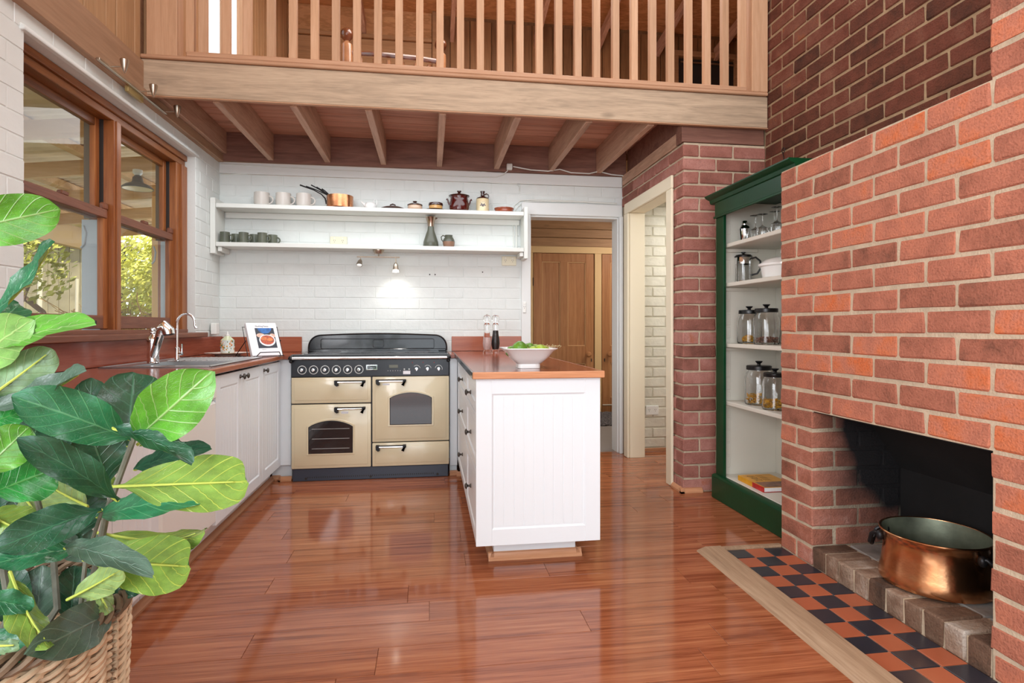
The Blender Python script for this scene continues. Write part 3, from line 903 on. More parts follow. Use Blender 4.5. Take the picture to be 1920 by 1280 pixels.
for x in (-.9, .15, 1.2, 2.0, 2.8, 3.6):
    mb = MB(); mb.prism([(6.0, 4.86), (7.1, 4.6), (7.1, 4.76), (6.0, 4.925)], x + .10, x + .15, 'x', joist_y, .003)
    mb.build('rafter', cl)
# bed end seen through the balusters
bed = thing('bed', (-.32, 5.56, 2.684), 'dark turned timber bed end with ball finials, seen through the balusters', 'bed')
def bedpost(x, y):
    p = [(0, 0), (.04, 0), (.045, .05), (.03, .1), (.045, .2), (.045, .55), (.035, .6), (.047, .63), (.036, .66), (.05, .70), (.034, .735), (.052, .765), (.052, .79), (.052, 1.03), (.05, 1.05), (.028, 1.075), (.022, 1.085)]
    a = MB().lathe(p, 18, bed_wood_light).build('post', bed, (x, y, 0))
    pr = [(0.018, 0)] + [(.06 * math.sin(t * pi / 10), .064 - .06 * math.cos(t * pi / 10)) for t in range(2, 10)] + [(0, .124)]
    MB().lathe(pr, 18, bed_wood).build('finial', a, (0, 0, 1.083))
bedpost(-.442, -.03); bedpost(.43, .05)
MB().tube([(-.40, -.02, 0), (-.2, 0, .012), (.2, .03, .012), (.39, .045, 0)], .024, bed_wood, 8).build('top_rail', bed, (0, 0, .985))
MB().box(-.40, .39, 0, .03, 0, .2, bed_wood, .004).build('bottom_rail', bed, (0, 0, .25))
for i in range(6):
    MB().lathe([(0, 0), (.016, 0), (.02, .3), (.014, .33), (.02, .5), (0, .51)], 10, bed_wood_light).build('spindle', bed, (-.32 + i * .128, .005 + i * .012, .455))
MB().box(-.40, .40, .06, 1.35, .28, .48, paper_white, .04, 3).build('mattress', bed)

# ---- kitchen window
W1 = thing('window_1', (-1.74, 3.5, 1.03), 'varnished timber double-hung kitchen window in two bays above the sink', 'window', kind='structure')
def wb(name, b, m, bev=.003, parent=W1): return boxat(name, b, m, parent, bev)
wb('jamb', (-1.84, -1.72, 4.235, 4.29, 1.085, 2.235), win_wood)
wb('jamb', (-1.84, -1.705, 4.29, 4.376, 1.05, 2.235), win_wood)
wb('jamb', (-1.84, -1.72, 2.626, 2.70, 1.05, 2.235), win_wood)
wb('mullion', (-1.84, -1.712, 3.43, 3.505, 1.05, 2.235), win_wood)
wb('mullion_bead', (-1.72, -1.705, 3.445, 3.49, 1.04, 2.235), win_wood)
wb('head', (-1.84, -1.705, 2.626, 4.376, 2.275, 2.313), win_wood_y)
wb('head_moulding', (-1.84, -1.72, 2.626, 4.376, 2.235, 2.274), win_wood_y)
wb('sill', (-1.86, -1.70, 2.626, 4.376, 1.036, 1.085), sill_wood)
sb = struct(boxat('trim_2', (-1.70, -1.585, 1.9, 4.43, 1.030, 1.062), sill_wood, bevel=.004), 'timber window board on top of the splashback', 'window sill')
for (ya, yb) in ((2.70, 3.43), (3.505, 4.235)):
    up = wb('upper_sash', (-1.815, -1.785, ya, ya + .042, 1.69, 2.235), win_wood)
    for bx_ in ((-1.815, -1.785, yb - .042, yb, 1.69, 2.235, win_wood), (-1.815, -1.785, ya + .042, yb - .042, 2.188, 2.235, win_wood_y), (-1.815, -1.785, ya + .042, yb - .042, 1.69, 1.728, sill_wood)):
        o = boxat('sash_rail', bx_[:6], bx_[6], up, .003)
    o = boxat('pane', (-1.802, -1.798, ya + .04, yb - .04, 1.726, 2.19), pane_glass, up, 0)
    lo = wb('lower_sash', (-1.775, -1.742, ya, ya + .045, 1.09, 1.735), win_wood)
    for bx_ in ((-1.775, -1.742, yb - .045, yb, 1.09, 1.735, win_wood), (-1.775, -1.742, ya + .045, yb - .045, 1.09, 1.163, sill_wood), (-1.777, -1.735, ya + .02, yb - .02, 1.69, 1.737, sill_wood)):
        o = boxat('sash_rail', bx_[:6], bx_[6], lo, .003)
    o = boxat('pane', (-1.760, -1.756, ya + .04, yb - .04, 1.16, 1.692), pane_glass, lo, 0)
    wb('sash_track', (-1.835, -1.765, yb - .002, yb + .006, 1.74, 2.235), dark_slot, .001)
    wb('balance_cover', (-1.765, -1.735, yb - .05, yb - .004, 1.735, 1.775), sill_wood, .008)
    mb = MB(); mb.box(-.012, .012, -.03, .03, 0, .02, sill_wood, .004)
    mb.build('catch', W1, (-.018, (ya + yb) / 2 - 3.5, .71))
    wb('lift', (-1.742, -1.730, yb - .17, yb - .13, 1.11, 1.135), dark_slot, .002)
    # screen frame outside
    wb('screen_frame', (-1.87 if yb < 4 else -1.818, -1.778, yb - .008, yb - .001, 1.06, 1.685), screen_blue, .001)
    wb('screen_frame', (-1.86 if yb < 4 else -1.85, -1.8165, yb - .008, yb - .001, 1.69, 2.235), screen_grey, .001)
    mb = MB(); mb.tube([(0, 0, 0), (.012, 0, -.04), (.004, -.0, -.1), (-.012, 0, -.12)], .006, screen_blue, 6)
    mb.build('screen_hook', W1, (-.12, yb - 3.5 - .01, .62))
# loft side window: frame with pane
W3 = thing('window_3', (-1.70, 5.01, 2.95), 'narrow bright loft window in the left wall behind the balusters', 'window', kind='structure')
for b in ((-1.70, -1.645, 4.575, 4.60, 2.93, 4.72), (-1.70, -1.645, 5.41, 5.46, 2.93, 4.72), (-1.712, -1.695, 5.03, 5.07, 2.95, 4.7), (-1.70, -1.645, 4.60, 5.41, 2.93, 2.97)):
    boxat('frame', b, win_wood_y if b[3] - b[2] > .3 else pine_v, W3, .003)
boxat('pane', (-1.71, -1.706, 4.61, 5.41, 2.97, 4.7), pane_glass, W3, 0)

# ---- island-side structure: splashbacks
struct(boxat('trim_3', (-1.648, -1.628, 1.75, 4.848, .900, 1.029), splash_wood), 'red-brown timber splashback under the kitchen window', 'splashback')
struct(boxat('trim_4', (-1.627, -1.02, 4.828, 4.848, .900, 1.022), splash_wood_x), 'red-brown timber splashback behind the cookbook', 'splashback')
struct(boxat('trim_5', (.185, .775, 4.828, 4.848, .900, 1.022), splash_wood_x), 'red-brown timber splashback behind the salt and pepper mills', 'splashback')

# ================================================================ FIREPLACE
ch = MB()
ch.box(1.741, 2.258, 2.416, 2.646, 0, .714, mortar)
ch.box(1.741, 2.258, .9, 1.560, 0, .714, mortar)
ch.box(1.741, 2.258, .9, 2.646, .714, 1.872, mortar)
ch.box(1.741, 2.258, .9, 1.562, 1.872, 3.2, mortar)
breast = tag(ch.build('chimney_breast'), 'salmon red brick chimney breast with an open firebox at its foot', 'chimney')
def bskip(r):
    return cut([(1.565, 2.412, 0, .714)])
for r in range(21):
    zb = r * .0893 + .006; zt = zb + .077
    if r % 2 == 0: cuts = [2.648, 2.527]
    else: cuts = [2.648]
    e = cuts[-1]
    while e > .9: e -= .2415; cuts.append(max(e, .9))
    for hi, lo_ in zip(cuts, cuts[1:]):
        b0, b1 = lo_ + .006, (hi - .006 if hi != 2.648 else hi)
        if b1 - b0 < .03: continue
        if r < 8:
            for q0, q1 in cut([(1.565, 2.411, 0, .714)])(b0, b1, zb, zt):
                if q1 - q0 < .03: continue
                deep = 1.967 if (abs(q0 - 2.411) < .01 and r % 2 == 0) else 1.847
                brick(breast, 1.737, deep, q0, q1, zb, zt, brick_soot if abs(q0 - 2.411) < .01 else brick_light)
        else:
            brick(breast, 1.737, 1.80, b0, b1, zb, zt, brick_light)
for r in range(1, 8):      # firebox cheek facing the room
    zb = r * .0893 + .006; zt = zb + .077
    for a, b in (((1.979, 2.185),) if r % 2 == 0 else ((1.859, 2.089), (2.101, 2.185))):
        brick(breast, a, b, 2.411, 2.50, zb, zt, brick_soot)
for r in range(21, 34):
    zb = r * .0893 + .006; zt = zb + .077
    e = 1.568
    fst = .2415 if r % 2 == 0 else .12
    while e > .92:
        n_ = e - fst
        brick(breast, 1.737, 1.80, max(n_, .9) + .006, e - (.006 if e != 1.568 else 0), zb, zt, brick_light)
        e = n_; fst = .2415
boxat('lintel_bar', (1.75, 1.83, 1.50, 2.47, .708, .716), iron, breast, .001)
fb = MB()
fb.box(1.76, 2.25, 2.4155, 2.43, .0, .714, mortar_soot)
fb.box(2.19, 2.25, 1.56, 2.41, .09, .5, black_void)
fb.prism([(2.19, .44), (2.245, .44), (2.07, .713), (1.99, .713)], 1.56, 2.41, 'y', black_void)
fb.box(1.80, 2.25, 1.52, 1.562, .09, .713, black_void)
fb.build('firebox_lining', breast)
hb = thing('hearth', (1.95, 1.98, 0), 'raised brick hearth floor of the firebox, ash covered, soldier bricks in front', 'hearth')
y = 1.566
k = 0
while y < 2.40:
    y1 = min(y + .0765, 2.409)
    brick(hb, 1.736 - .002 * (k % 2), 1.90, y, y1, .003, .098 + .003 * ((k * 7) % 3) / 3, brick_hearth, bev=.006, jit=.003)
    y += .0845; k += 1
y = 1.566
while y < 2.38:
    for xa, xb in ((1.905, 2.04), (2.045, 2.185)):
        brick(hb, xa, xb, y, min(y + .16, 2.409), .02, .098, ash, bev=.006, jit=.003)
    y += .166
boxat('mortar_bed', (1.742, 2.188, 1.564, 2.409, .002, .092), mortar, hb, 0)
# tiled apron
ap = thing('hearth_tiles', (1.58, 1.7, 0), 'black and terracotta checkerboard tile strip in front of the hearth', 'tiles')
boxat('grout_bed', (1.425, 1.735, .55, 2.64, .0002, .004), grout, ap, 0)
tm = {m.name: MB().box(-.0475, .0475, -.0475, .0475, 0, .0075, m, .0012).mesh('tile') for m in (tile_black, tile_terra)}
for i in range(21):
    for j in range(3):
        m = tile_black if (i + j) % 2 == 0 else tile_terra
        link('tile', tm[m.name], ap, (1.4845 + j * .1 + .0 - 1.58, 2.585 - i * .1 - 1.7, .0003), (random.uniform(-.003, .003), random.uniform(-.003, .003), random.uniform(-.01, .01)))
mb = MB()
mb.prism([(1.300, 0), (1.305, .006), (1.335, .016), (1.345, .020), (1.425, .020), (1.428, .0)], .55, 2.665, 'y', hearth_trim)
mb.prism([(2.64, 0), (2.64, .018), (2.66, .018), (2.675, .004), (2.675, 0)], 1.36, 1.735, 'x', hearth_trim)
struct(mb.build('trim_6'), 'worn timber edging strip round the hearth tiles', 'edging')

# ================================================================ KITCHEN UNITS
KNOB = None
def knob_mesh():
    global KNOB
    if KNOB is None:
        mb = MB()
        mb.lathe([(0, 0), (.011, 0), (.012, .003), (.006, .007), (.0055, .016), (.009, .020), (.016, .023), (.0165, .026), (.011, .031), (0, .033)], 14, pewter, axis='y')
        KNOB = mb.mesh('knob')
    return KNOB
def add_knob(parent, x, z, y=0):
    return link('knob', knob_mesh(), parent, (x, y, z), (0, 0, pi))

def groove_door(w, h, rail=.062, grooves=True, t=.018, depth=.006, mat=None, toprail=None):
    """front at y=0 looking to -y, x 0..w, z 0..h"""
    mat = mat or cab_white
    tr = toprail or rail
    mb = MB()
    mb.box(0, rail, 0, t, 0, h, mat, .0012); mb.box(w - rail, w, 0, t, 0, h, mat, .0012)
    mb.box(rail, w - rail, .0002, t, 0, rail, mat, .0008); mb.box(rail, w - rail, .0002, t, h - tr, h, mat, .0008)
    # sloping bead round the sunk field
    x0, x1, z0, z1 = rail, w - rail, rail, h - tr
    mb.box(x0, x1, depth, t, z0, z1, mat, 0)
    b = .008
    for poly, ax, a0, a1 in (([(x0, .0), (x0 + b, depth + .0003), (x0, depth + .0003)], 'z', z0, z1), ([(x1, .0), (x1 - b, depth + .0003), (x1, depth + .0003)], 'z', z0, z1)):
        mb.prism(poly, a0, a1, 'z', mat)
    mb.prism([(0.0, z0), (depth + .0003, z0 + b), (depth + .0003, z0)], x0, x1, 'x', mat)
    mb.prism([(0.0, z1), (depth + .0003, z1 - b), (depth + .0003, z1)], x0, x1, 'x', mat)
    if grooves:
        n = max(2, round((w - 2 * rail - .02) / .045)); s = (w - 2 * rail - .02) / n
        for i in range(n):
            a = x0 + .01 + i * s
            mb.box(a + .0012, a + s - .0012, depth - .0016, depth + .002, z0 + .012, z1 - .012, mat, .0012)
    return mb

def base_unit(name, y0, y1, label, doors, top=.868, face=-1.05):
    u = thing(name, (-1.34, (y0 + y1) / 2, 0), label, 'cabinet', 'white base units under the window')
    oy = (y0 + y1) / 2
    boxat('carcass', (-1.627, face - .02, y0 + .002, y1 - .002, .112, top), cab_white, u, .002)
    boxat('plinth', (-1.627, -1.12, y0 + .001, y1 - .001, .0, .11), cab_white, u, .002)
    for (a, b, kside) in doors:
        d = groove_door(b - a - .005, .742).build('door', u, (face + .29 + 1.05 + face * 0 - .0, a + .0025 - oy, .113), (0, 0, pi / 2))
        d.location.x = face + 1.34
        kx = .03 if kside < 0 else b - a - .035
        add_knob(d, kx, .71)
    return u
base_unit('base_cabinet', 3.838, 4.29, 'white single-door base cabinet next to the range cooker', [(3.838, 4.29, -1)])
base_unit('base_cabinet', 3.034, 3.838, 'white two-door base cabinet below the sink', [(3.034, 3.437, 1), (3.437, 3.838, -1)], top=.70)
base_unit('base_cabinet', 1.76, 2.428, 'white base cabinet nearest the camera, behind the potted plant', [(1.76, 2.094, 1), (2.094, 2.428, -1)])
dw = thing('dishwasher', (-1.34, 2.73, 0), 'plain white dishwasher between the white cabinets behind the plant', 'dishwasher')
boxat('body', (-1.62, -1.075, 2.434, 3.03, .10, .865), outlet_white, dw, .004)
boxat('door', (-1.073, -1.045, 2.436, 3.028, .13, .735), outlet_white, dw, .012)
boxat('control_panel', (-1.073, -1.040, 2.436, 3.028, .742, .862), outlet_white, dw, .012)
boxat('handle', (-1.052, -1.034, 2.60, 2.87, .765, .80), outlet_white, dw, .006)
boxat('plinth', (-1.62, -1.12, 2.434, 3.03, 0, .10), cab_white, dw, .002)
fp = thing('filler_panel', (-1.01, 4.32, 0), 'narrow white filler panel between the left cabinets and the range', 'panel')
boxat('panel', (-1.068, -.980, 4.30, 4.33, .11, .868), cab_white, fp, .003)
boxat('foot', (-1.12, -.980, 4.335, 4.36, 0, .11), cab_white, fp, .002)
fp = thing('filler_panel', (.178, 4.32, 0), 'narrow white filler panel between the range and the island drawers', 'panel')
boxat('panel', (.150, .207, 4.30, 4.33, .07, .868), cab_white, fp, .003)
boxat('foot', (.150, .205, 4.331, 4.36, 0, .07), cab_white, fp, .002)
# skirting along the toe kick
mb = MB()
mb.prism([(-1.119, 0), (-1.098, 0), (-1.098, .010), (-1.108, .018), (-1.112, .030), (-1.119, .034)], 1.76, 4.318, 'y', trim_wood_y)
mb.prism([(4.335, 0), (4.314, 0), (4.314, .010), (4.324, .018), (4.328, .030), (4.335, .034)], -1.119, -1.062, 'x', trim_wood)
mb.prism([(4.298, 0), (4.277, 0), (4.277, .010), (4.287, .018), (4.291, .030), (4.298, .034)], -1.062, -.974, 'x', trim_wood)
mb.prism([(-1.062, 0), (-1.05, 0), (-1.05, .03), (-1.062, .034)], 4.277, 4.318, 'y', trim_wood_y)
struct(mb.build('baseboard_left'), 'timber skirting along the plinth of the left cabinets', 'skirting')
mb = MB()
mb.prism([(4.298, 0), (4.277, 0), (4.277, .010), (4.287, .018), (4.291, .030), (4.298, .034)], .150, .21, 'x', trim_wood)
mb.prism([(4.26, 0), (4.245, 0), (4.245, .010), (4.252, .018), (4.255, .030), (4.26, .034)], .20, .275, 'x', trim_wood)
struct(mb.build('baseboard_corner'), 'small timber skirting returns between range and island', 'skirting')

# worktop with sink cut-out
wt = thing('worktop', (-1.34, 3.2, .87), 'red-brown timber-look worktop under the window, with the sink let in', 'worktop')
mb = MB()
ox, oy, oz = -1.34, 3.2, .87
def wbx(x0, x1, y0, y1, m): mb.box(x0 - ox, x1 - ox, y0 - oy, y1 - oy, 0, .029, m, 0)
wbx(-1.627, -1.031, 1.75, 3.16, worktop_wood); wbx(-1.627, -1.031, 3.56, 4.828, worktop_wood)
wbx(-1.627, -1.50, 3.16, 3.56, worktop_wood); wbx(-1.12, -1.031, 3.16, 3.56, worktop_wood)
wbx(-1.031, -.976, 4.275, 4.828, worktop_wood)
mb.build('slab', wt)
mb = MB(); mb.prism([(0, 0), (.005, .004), (.005, .025), (0, .029)], 1.75 - oy, 4.27 - oy, 'y', edge_wood_y)
mb.build('front_edge', wt, (-1.031 - ox, 0, 0))
boxat('end_edge', (-1.627, -1.027, 1.744, 1.75, .87, .899), edge_wood, wt, .001)
# sink
sk = thing('sink', (-1.34, 3.5, .90), 'stainless steel sink with a bowl and a ridged drainer in the worktop', 'sink')
mb = MB()
X0, X1, Y0, Y1 = -.255, .260, -.45, .47
bx0, bx1, by0, by1 = -.155, .215, -.335, .055
for b in ((X0, X1, Y0, by0), (X0, bx0, by0, by1), (bx1, X1, by0, by1), (X0, X1, by1, Y1)):
    mb.box(b[0], b[1], b[2], b[3], 0, .003, steel, 0)
for b in ((X0, X1, Y0, Y0 + .008), (X0, X1, Y1 - .008, Y1), (X0, X0 + .008, Y0, Y1), (X1 - .008, X1, Y0, Y1)):
    mb.box(*b, .0, .0055, steel, .001)
mb.build('rim', sk)
mb = MB()
t = .002
mb.box(bx0, bx0 + t, by0, by1, -.16, .003, steel); mb.box(bx1 - t, bx1, by0, by1, -.16, .003, steel)
mb.box(bx0, bx1, by0, by0 + t, -.16, .003, steel); mb.box(bx0, bx1, by1 - t, by1, -.16, .003, steel)
mb.box(bx0, bx1, by0, by1, -.162, -.16, steel)
mb.build('bowl', sk)
mb = MB()
for i in range(13):
    x = -.17 + i * .031
    mb.tube([(x, .10, .004), (x, .44, .004)], .0045, steel, 6)
mb.build('drainer_ridges', sk)
MB().cyl(.04, -.1595, -.155, chrome, (.03, -.15, 0), 20).build('waste', sk)
# kitchen tap (pull-out) and filter tap
tp = thing('kitchen_tap', (-1.47, 3.33, .9035), 'chrome pull-out mixer tap with a slanted spray head behind the sink', 'tap')
MB().lathe([(0, 0), (.032, 0), (.032, .006), (.029, .01), (.0285, .11), (.030, .125), (.027, .14), (.016, .152), (.013, .158), (.015, .163), (.015, .168), (.013, .173), (.016, .178), (.015, .188), (.008, .194), (0, .195)], 24, chrome).build('body', tp)
MB().tube([(.004, -.012, .03), (.018, -.024, .055), (.045, -.04, .13), (.056, -.045, .165)], [.012, .019, .021, .022], chrome, 14).build('spray_arm', tp)
mb = MB(); mb.tube([(.054, -.045, .160), (.060, -.047, .180), (.080, -.05, .198), (.098, -.053, .178), (.102, -.054, .158)], [.021, .026, .033, .031, .028], chrome, 16)
h = mb.build('spray_head', tp)
MB().tube([(.102, -.054, .160), (.103, -.0543, .154)], .026, black_plastic, 16).build('nozzle', h)
MB().tube([(.035, -.052, .10), (.052, -.062, .145)], .006, black_plastic, 8).build('button_strip', tp)
ft = thing('filter_tap', (-1.43, 3.53, .9035), 'slim chrome gooseneck water filter tap beside the mixer', 'tap')
MB().lathe([(0, 0), (.017, 0), (.017, .004), (.0125, .006), (.0125, .075), (.011, .08), (.0065, .083)], 18, chrome).build('base', ft)
pts = [(0, 0, .08), (0, 0, .20)]
for k in range(0, 13):
    a = pi - k * pi / 12 * 1.05
    pts.append((.05 + .05 * math.cos(a), -.012 * (k / 12), .215 + .058 * math.sin(a)))
pts += [(.108, -.013, .19)]
MB().tube(pts, [.0065] * (len(pts) - 2) + [.0065, .008], chrome, 12).build('spout', ft)
MB().tube([(.01, 0, .045), (.028, -.004, .045)], .011, chrome, 12).build('valve', ft)
MB().tube([(.026, -.004, .045), (.027, -.004, .10)], [.004, .005], chrome, 8).build('lever', ft)

# plate, soap, cookbook on stand
pl = thing('plate', (-1.42, 4.33, .8995), 'pale pink flat plate on the worktop corner, under the soap bottle', 'plate')
MB().lathe([(0, .012), (.11, .012), (.145, .017), (.148, .0195), (.14, .0185), (.10, .008), (.085, .006), (.08, 0), (0, .0)], 40, plain('plate_glaze', 'e5cfc0', .25)).build('dish', pl)
so = thing('soap_bottle', (-1.42, 4.33, .912), 'clear hand soap bottle with orange flower label and white pump cap', 'bottle')
MB().lathe([(0, 0), (.040, 0), (.044, .004), (.044, .096), (.040, .100), (.018, .122), (.016, .126)], 28, plain('soap_body', 'cfd6b0', .15, coat=.4)).build('body', so)
lab = MB().lathe([(.0446, .006), (.0446, .095)], 28, plain('soap_label', 'dde3df', .4)).build('label', so)
mb = MB(); rr = random.Random(5)
for i in range(46):
    a = rr.uniform(-2.9, .3); z = rr.uniform(.01, .092); s = rr.uniform(.003, .008)
    c = (math.cos(a), math.sin(a)); p = Vector((c[0] * .0449, c[1] * .0449, z))
    m = [plain('flower_orange', 'e08a2c', .4), MATS.get('print_leafgreen') or plain('print_leafgreen', '4e7b46', .4), photo_blue, book_yellow][i % 4] if i < 4 else rr.choice([MATS['flower_orange'], MATS['flower_orange'], MATS['print_leafgreen'], MATS['print_leafgreen'], book_yellow, MATS['soap_label']])
    mb.sphere(s, p, m, (.08 + abs(c[1]) * .9, .08 + abs(c[0]) * .9, 1), 6)
tag(mb.build('flower_print', so), kind='stuff')
MB().lathe([(0, .122), (.017, .122), (.017, .136), (.007, .137), (.006, .150), (.004, .152), (.004, .156), (0, .157)], 18, outlet_white).build('pump_cap', so)

cs = thing('book_stand', (-1.10, 4.10, .8995), 'black wire easel holding the cookbook beside the range', 'stand', rot=math.radians(40))
mb = MB()
tl = math.radians(26)
mb.tube([(-.13, .17, .003), (-.12, .03, .11)], .003, iron, 6); mb.tube([(.13, .17, .003), (.12, .03, .11)], .003, iron, 6)
mb.tube([(-.12, .0, .003), (-.12, .085, .20), (.12, .085, .20), (.12, .0, .003)], .003, iron, 6)
mb.tube([(-.12, .17, .003), (-.12, -.045, .003)], .003, iron, 6)
for s in (-1, 1):
    mb.tube([(s * .085, .02, .003), (s * .085, -.045, .003), (s * .065, -.062, .032)], .003, iron, 6)
mb.tube([(-.065, -.062, .032), (.065, -.062, .032)], .003, iron, 6)
mb.tube([(-.13, .0, .003), (.13, .0, .003)], .003, iron, 6)
mb.build('wire_frame', cs)
cb = thing('cookbook', (-1.115, 4.10, .8995), 'white cookbook with a photo of a food plate, open stand beside the range', 'book', rot=math.radians(-4))
cb['label'] = 'white cookbook leaning on the wire stand, cover photo of a plate of food'
cb.rotation_euler = (-tl, 0, math.radians(40))
cb.location = (-1.10 + .035 * math.sin(math.radians(40)), 4.10 - .035 * math.cos(math.radians(40)), .9085)
W_, H_ = .205, .245
MB().box(-W_ / 2 + .003, W_ / 2 - .002, .003, .025, .003, H_ - .003, paper_white, .001).build('pages', cb)
mb = MB(); mb.box(-W_ / 2, W_ / 2, 0, .003, 0, H_, paper_white, .001); mb.box(-W_ / 2, W_ / 2, .025, .028, 0, H_, paper_white, .001); mb.box(-W_ / 2 - .002, -W_ / 2 + .001, 0, .028, 0, H_, paper_white, .001)
cov = mb.build('cover', cb)
ph = MB().box(-.052, .078, -.0008, 0, .055, .205, photo_navy).build('cover_photo', cov)
mb = MB()
def disc(cx, cz, rx, rz, y, m, n=28, a0=0, a1=2 * pi):
    b = bmesh.new(); c = b.verts.new((cx, y, cz)); vs = [b.verts.new((cx + rx * math.cos(a0 + (a1 - a0) * k / n), y, cz + rz * math.sin(a0 + (a1 - a0) * k / n))) for k in range(n + 1)]
    for k in range(n): b.faces.new((c, vs[k], vs[k + 1]))
    mb._merge(b, m, False)
disc(.013, .205, .048, .042, -.0010, photo_blue, a0=pi, a1=2 * pi)
disc(-.022, .15, .028, .016, -.0011, photo_skin); disc(.060, .147, .020, .016, -.0011, photo_skin)
disc(.018, .112, .056, .044, -.0012, paper_white); disc(.018, .115, .047, .035, -.0014, photo_food)
disc(-.005, .125, .02, .012, -.0016, plain('print_orange', 'd97a38', .4, vary=.4, vscale=90)); disc(.035, .118, .022, .014, -.0016, MATS['print_orange'])
mb.build('photo_shapes', ph)
def text(name, s, size, parent, loc, rot=(pi / 2, 0, 0), m=None, ext=.0002, align='CENTER'):
    c = bpy.data.curves.new(name, 'FONT'); c.body = s; c.size = size; c.extrude = ext; c.align_x = align; c.align_y = 'CENTER'
    o = bpy.data.objects.new(name + '_c', c); COL.objects.link(o)
    dg = bpy.context.evaluated_depsgraph_get()
    me = bpy.data.meshes.new_from_object(o.evaluated_get(dg))
    bpy.data.objects.remove(o); me.materials.clear(); me.materials.append(m or ink)
    return link(name, me, parent, loc, rot)
text('title_lettering', 'Nothing Fancy', .0155, cov, (.0, -.0007, .219))
text('small_lettering', 'unfussy food', .006, cov, (-.018, -.0007, .045))

# ================================================================ RANGE COOKER
rc = thing('range_cooker', (-.41, 4.55, 0), 'cream and black range cooker with three doors, a drawer and a black splashback', 'cooker')
RX, RY = -.41, 4.55
def rb(name, b, m, bevel=.003, parent=rc): return boxat(name, b, m, parent, bevel)
rb('body', (-.968, .144, 4.275, 4.835, .09, .893), grey_panel, .004)
rb('plinth', (-.962, .138, 4.262, 4.83, .0, .09), plinth_blue, .004)
mb = MB()
for i in range(60):
    mb.box(-.45 + i * .015, -.444 + i * .015, -.001, .001, 0, .010, dark_slot)
mb.build('plinth_slots', rc, (0, 4.262 - RY, .022))
for x in (-.87, -.42, .06):
    MB().cyl(.009, -.001, .003, dark_slot, (0, 0, 0), 12, 'y').build('plinth_screw', rc, (x - RX, 4.259 - RY, .02))
rb('control_panel', (-.968, .144, 4.252, 4.276, .744, .868), grey_panel, .004)
rb('hob_top', (-.968, .144, 4.248, 4.835, .893, .905), black_enamel, .004)
rb('ceramic_glass', (-.90, .075, 4.32, 4.74, .9052, .908), oven_glass, .001)
rb('hob_trim', (-.968, .144, 4.245, 4.256, .87, .893), black_enamel, .003)
for i, (x, y, r) in enumerate(((-.75, 4.43, .09), (-.75, 4.63, .07), (-.41, 4.53, .11), (-.08, 4.43, .07), (-.08, 4.63, .09))):
    pts = [(r * math.cos(a * pi / 16), r * math.sin(a * pi / 16), 0) for a in range(32)]
    MB().tube(pts, .0012, MATS.get('hob_ring') or plain('hob_ring', '6c6c70', .4), 4, closed=True).build('hob_ring', rc, (x - RX, y - RY, .9082))
# splashback hood
def arch_top(x0, x1, z0, z1, r, bulge, n=8):
    pts = [(x0, z0)]
    for k in range(n + 1):
        a = pi - k * pi / 2 / n
        pts.append((x0 + r + r * math.cos(a), z1 - bulge - r + r * math.sin(a)))
    w = x1 - x0 - 2 * r
    for k in range(1, 12):
        t = k / 12; pts.append((x0 + r + w * t, z1 - bulge + bulge * math.sin(pi * t)))
    for k in range(n + 1):
        a = pi / 2 - k * pi / 2 / n
        pts.append((x1 - r + r * math.cos(a), z1 - bulge - r + r * math.sin(a)))
    pts.append((x1, z0)); return pts
mb = MB(); mb.prism(arch_top(-.551, .557, .906, 1.052, .10, .012), 0, .035, 'y', black_enamel, .002)
hd = mb.build('splashback_hood', rc, (0.0, 4.775 - RY, 0))
ot = arch_top(-.545, .551, .909, 1.047, .098, .012)
MB().tube([(x, 0, z) for x, z in ot], .006, black_enamel, 8).build('hood_bead', hd, (0, -.001, 0))
def rrect(x0, x1, z0, z1, r, n=5):
    p = []
    for cx, cz, a0 in ((x0 + r, z0 + r, pi), (x1 - r, z0 + r, 1.5 * pi), (x1 - r, z1 - r, 0), (x0 + r, z1 - r, .5 * pi)):
        for k in range(n + 1):
            a = a0 + k * pi / 2 / n; p.append((cx + r * math.cos(a), cz + r * math.sin(a)))
    return p
MB().tube([(x, 0, z) for x, z in rrect(-.45, .448, .925, 1.005, .015)], .0035, black_enamel, 6, closed=True).build('hood_frame', hd, (0, -.001, 0))
MB().tube([(x, 0, z) for x, z in rrect(-.042, .042, .936, .996, .012)], .003, black_enamel, 6, closed=True).build('hood_emblem_frame', hd, (0, -.001, 0))
rb('hob_back', (-.955, .135, 4.755, 4.775, .905, .925), black_enamel, .004)
# towel rail
rl = MB().tube([(-.545, 0, 0), (.54, 0, 0)], .010, chrome, 14).build('towel_rail', rc, (0, 4.205 - RY, .880))
for s in (-.553, .548):
    mb = MB(); mb.tube([(0, .03, .0), (0, 0, .0)], [.02, .015], black_plastic, 12); mb.sphere(.017, (0, 0, 0), black_plastic); mb.sphere(.014, (0, .012, -.022), black_plastic)
    mb.build('rail_bracket', rc, (s, 4.208 - RY, .880))
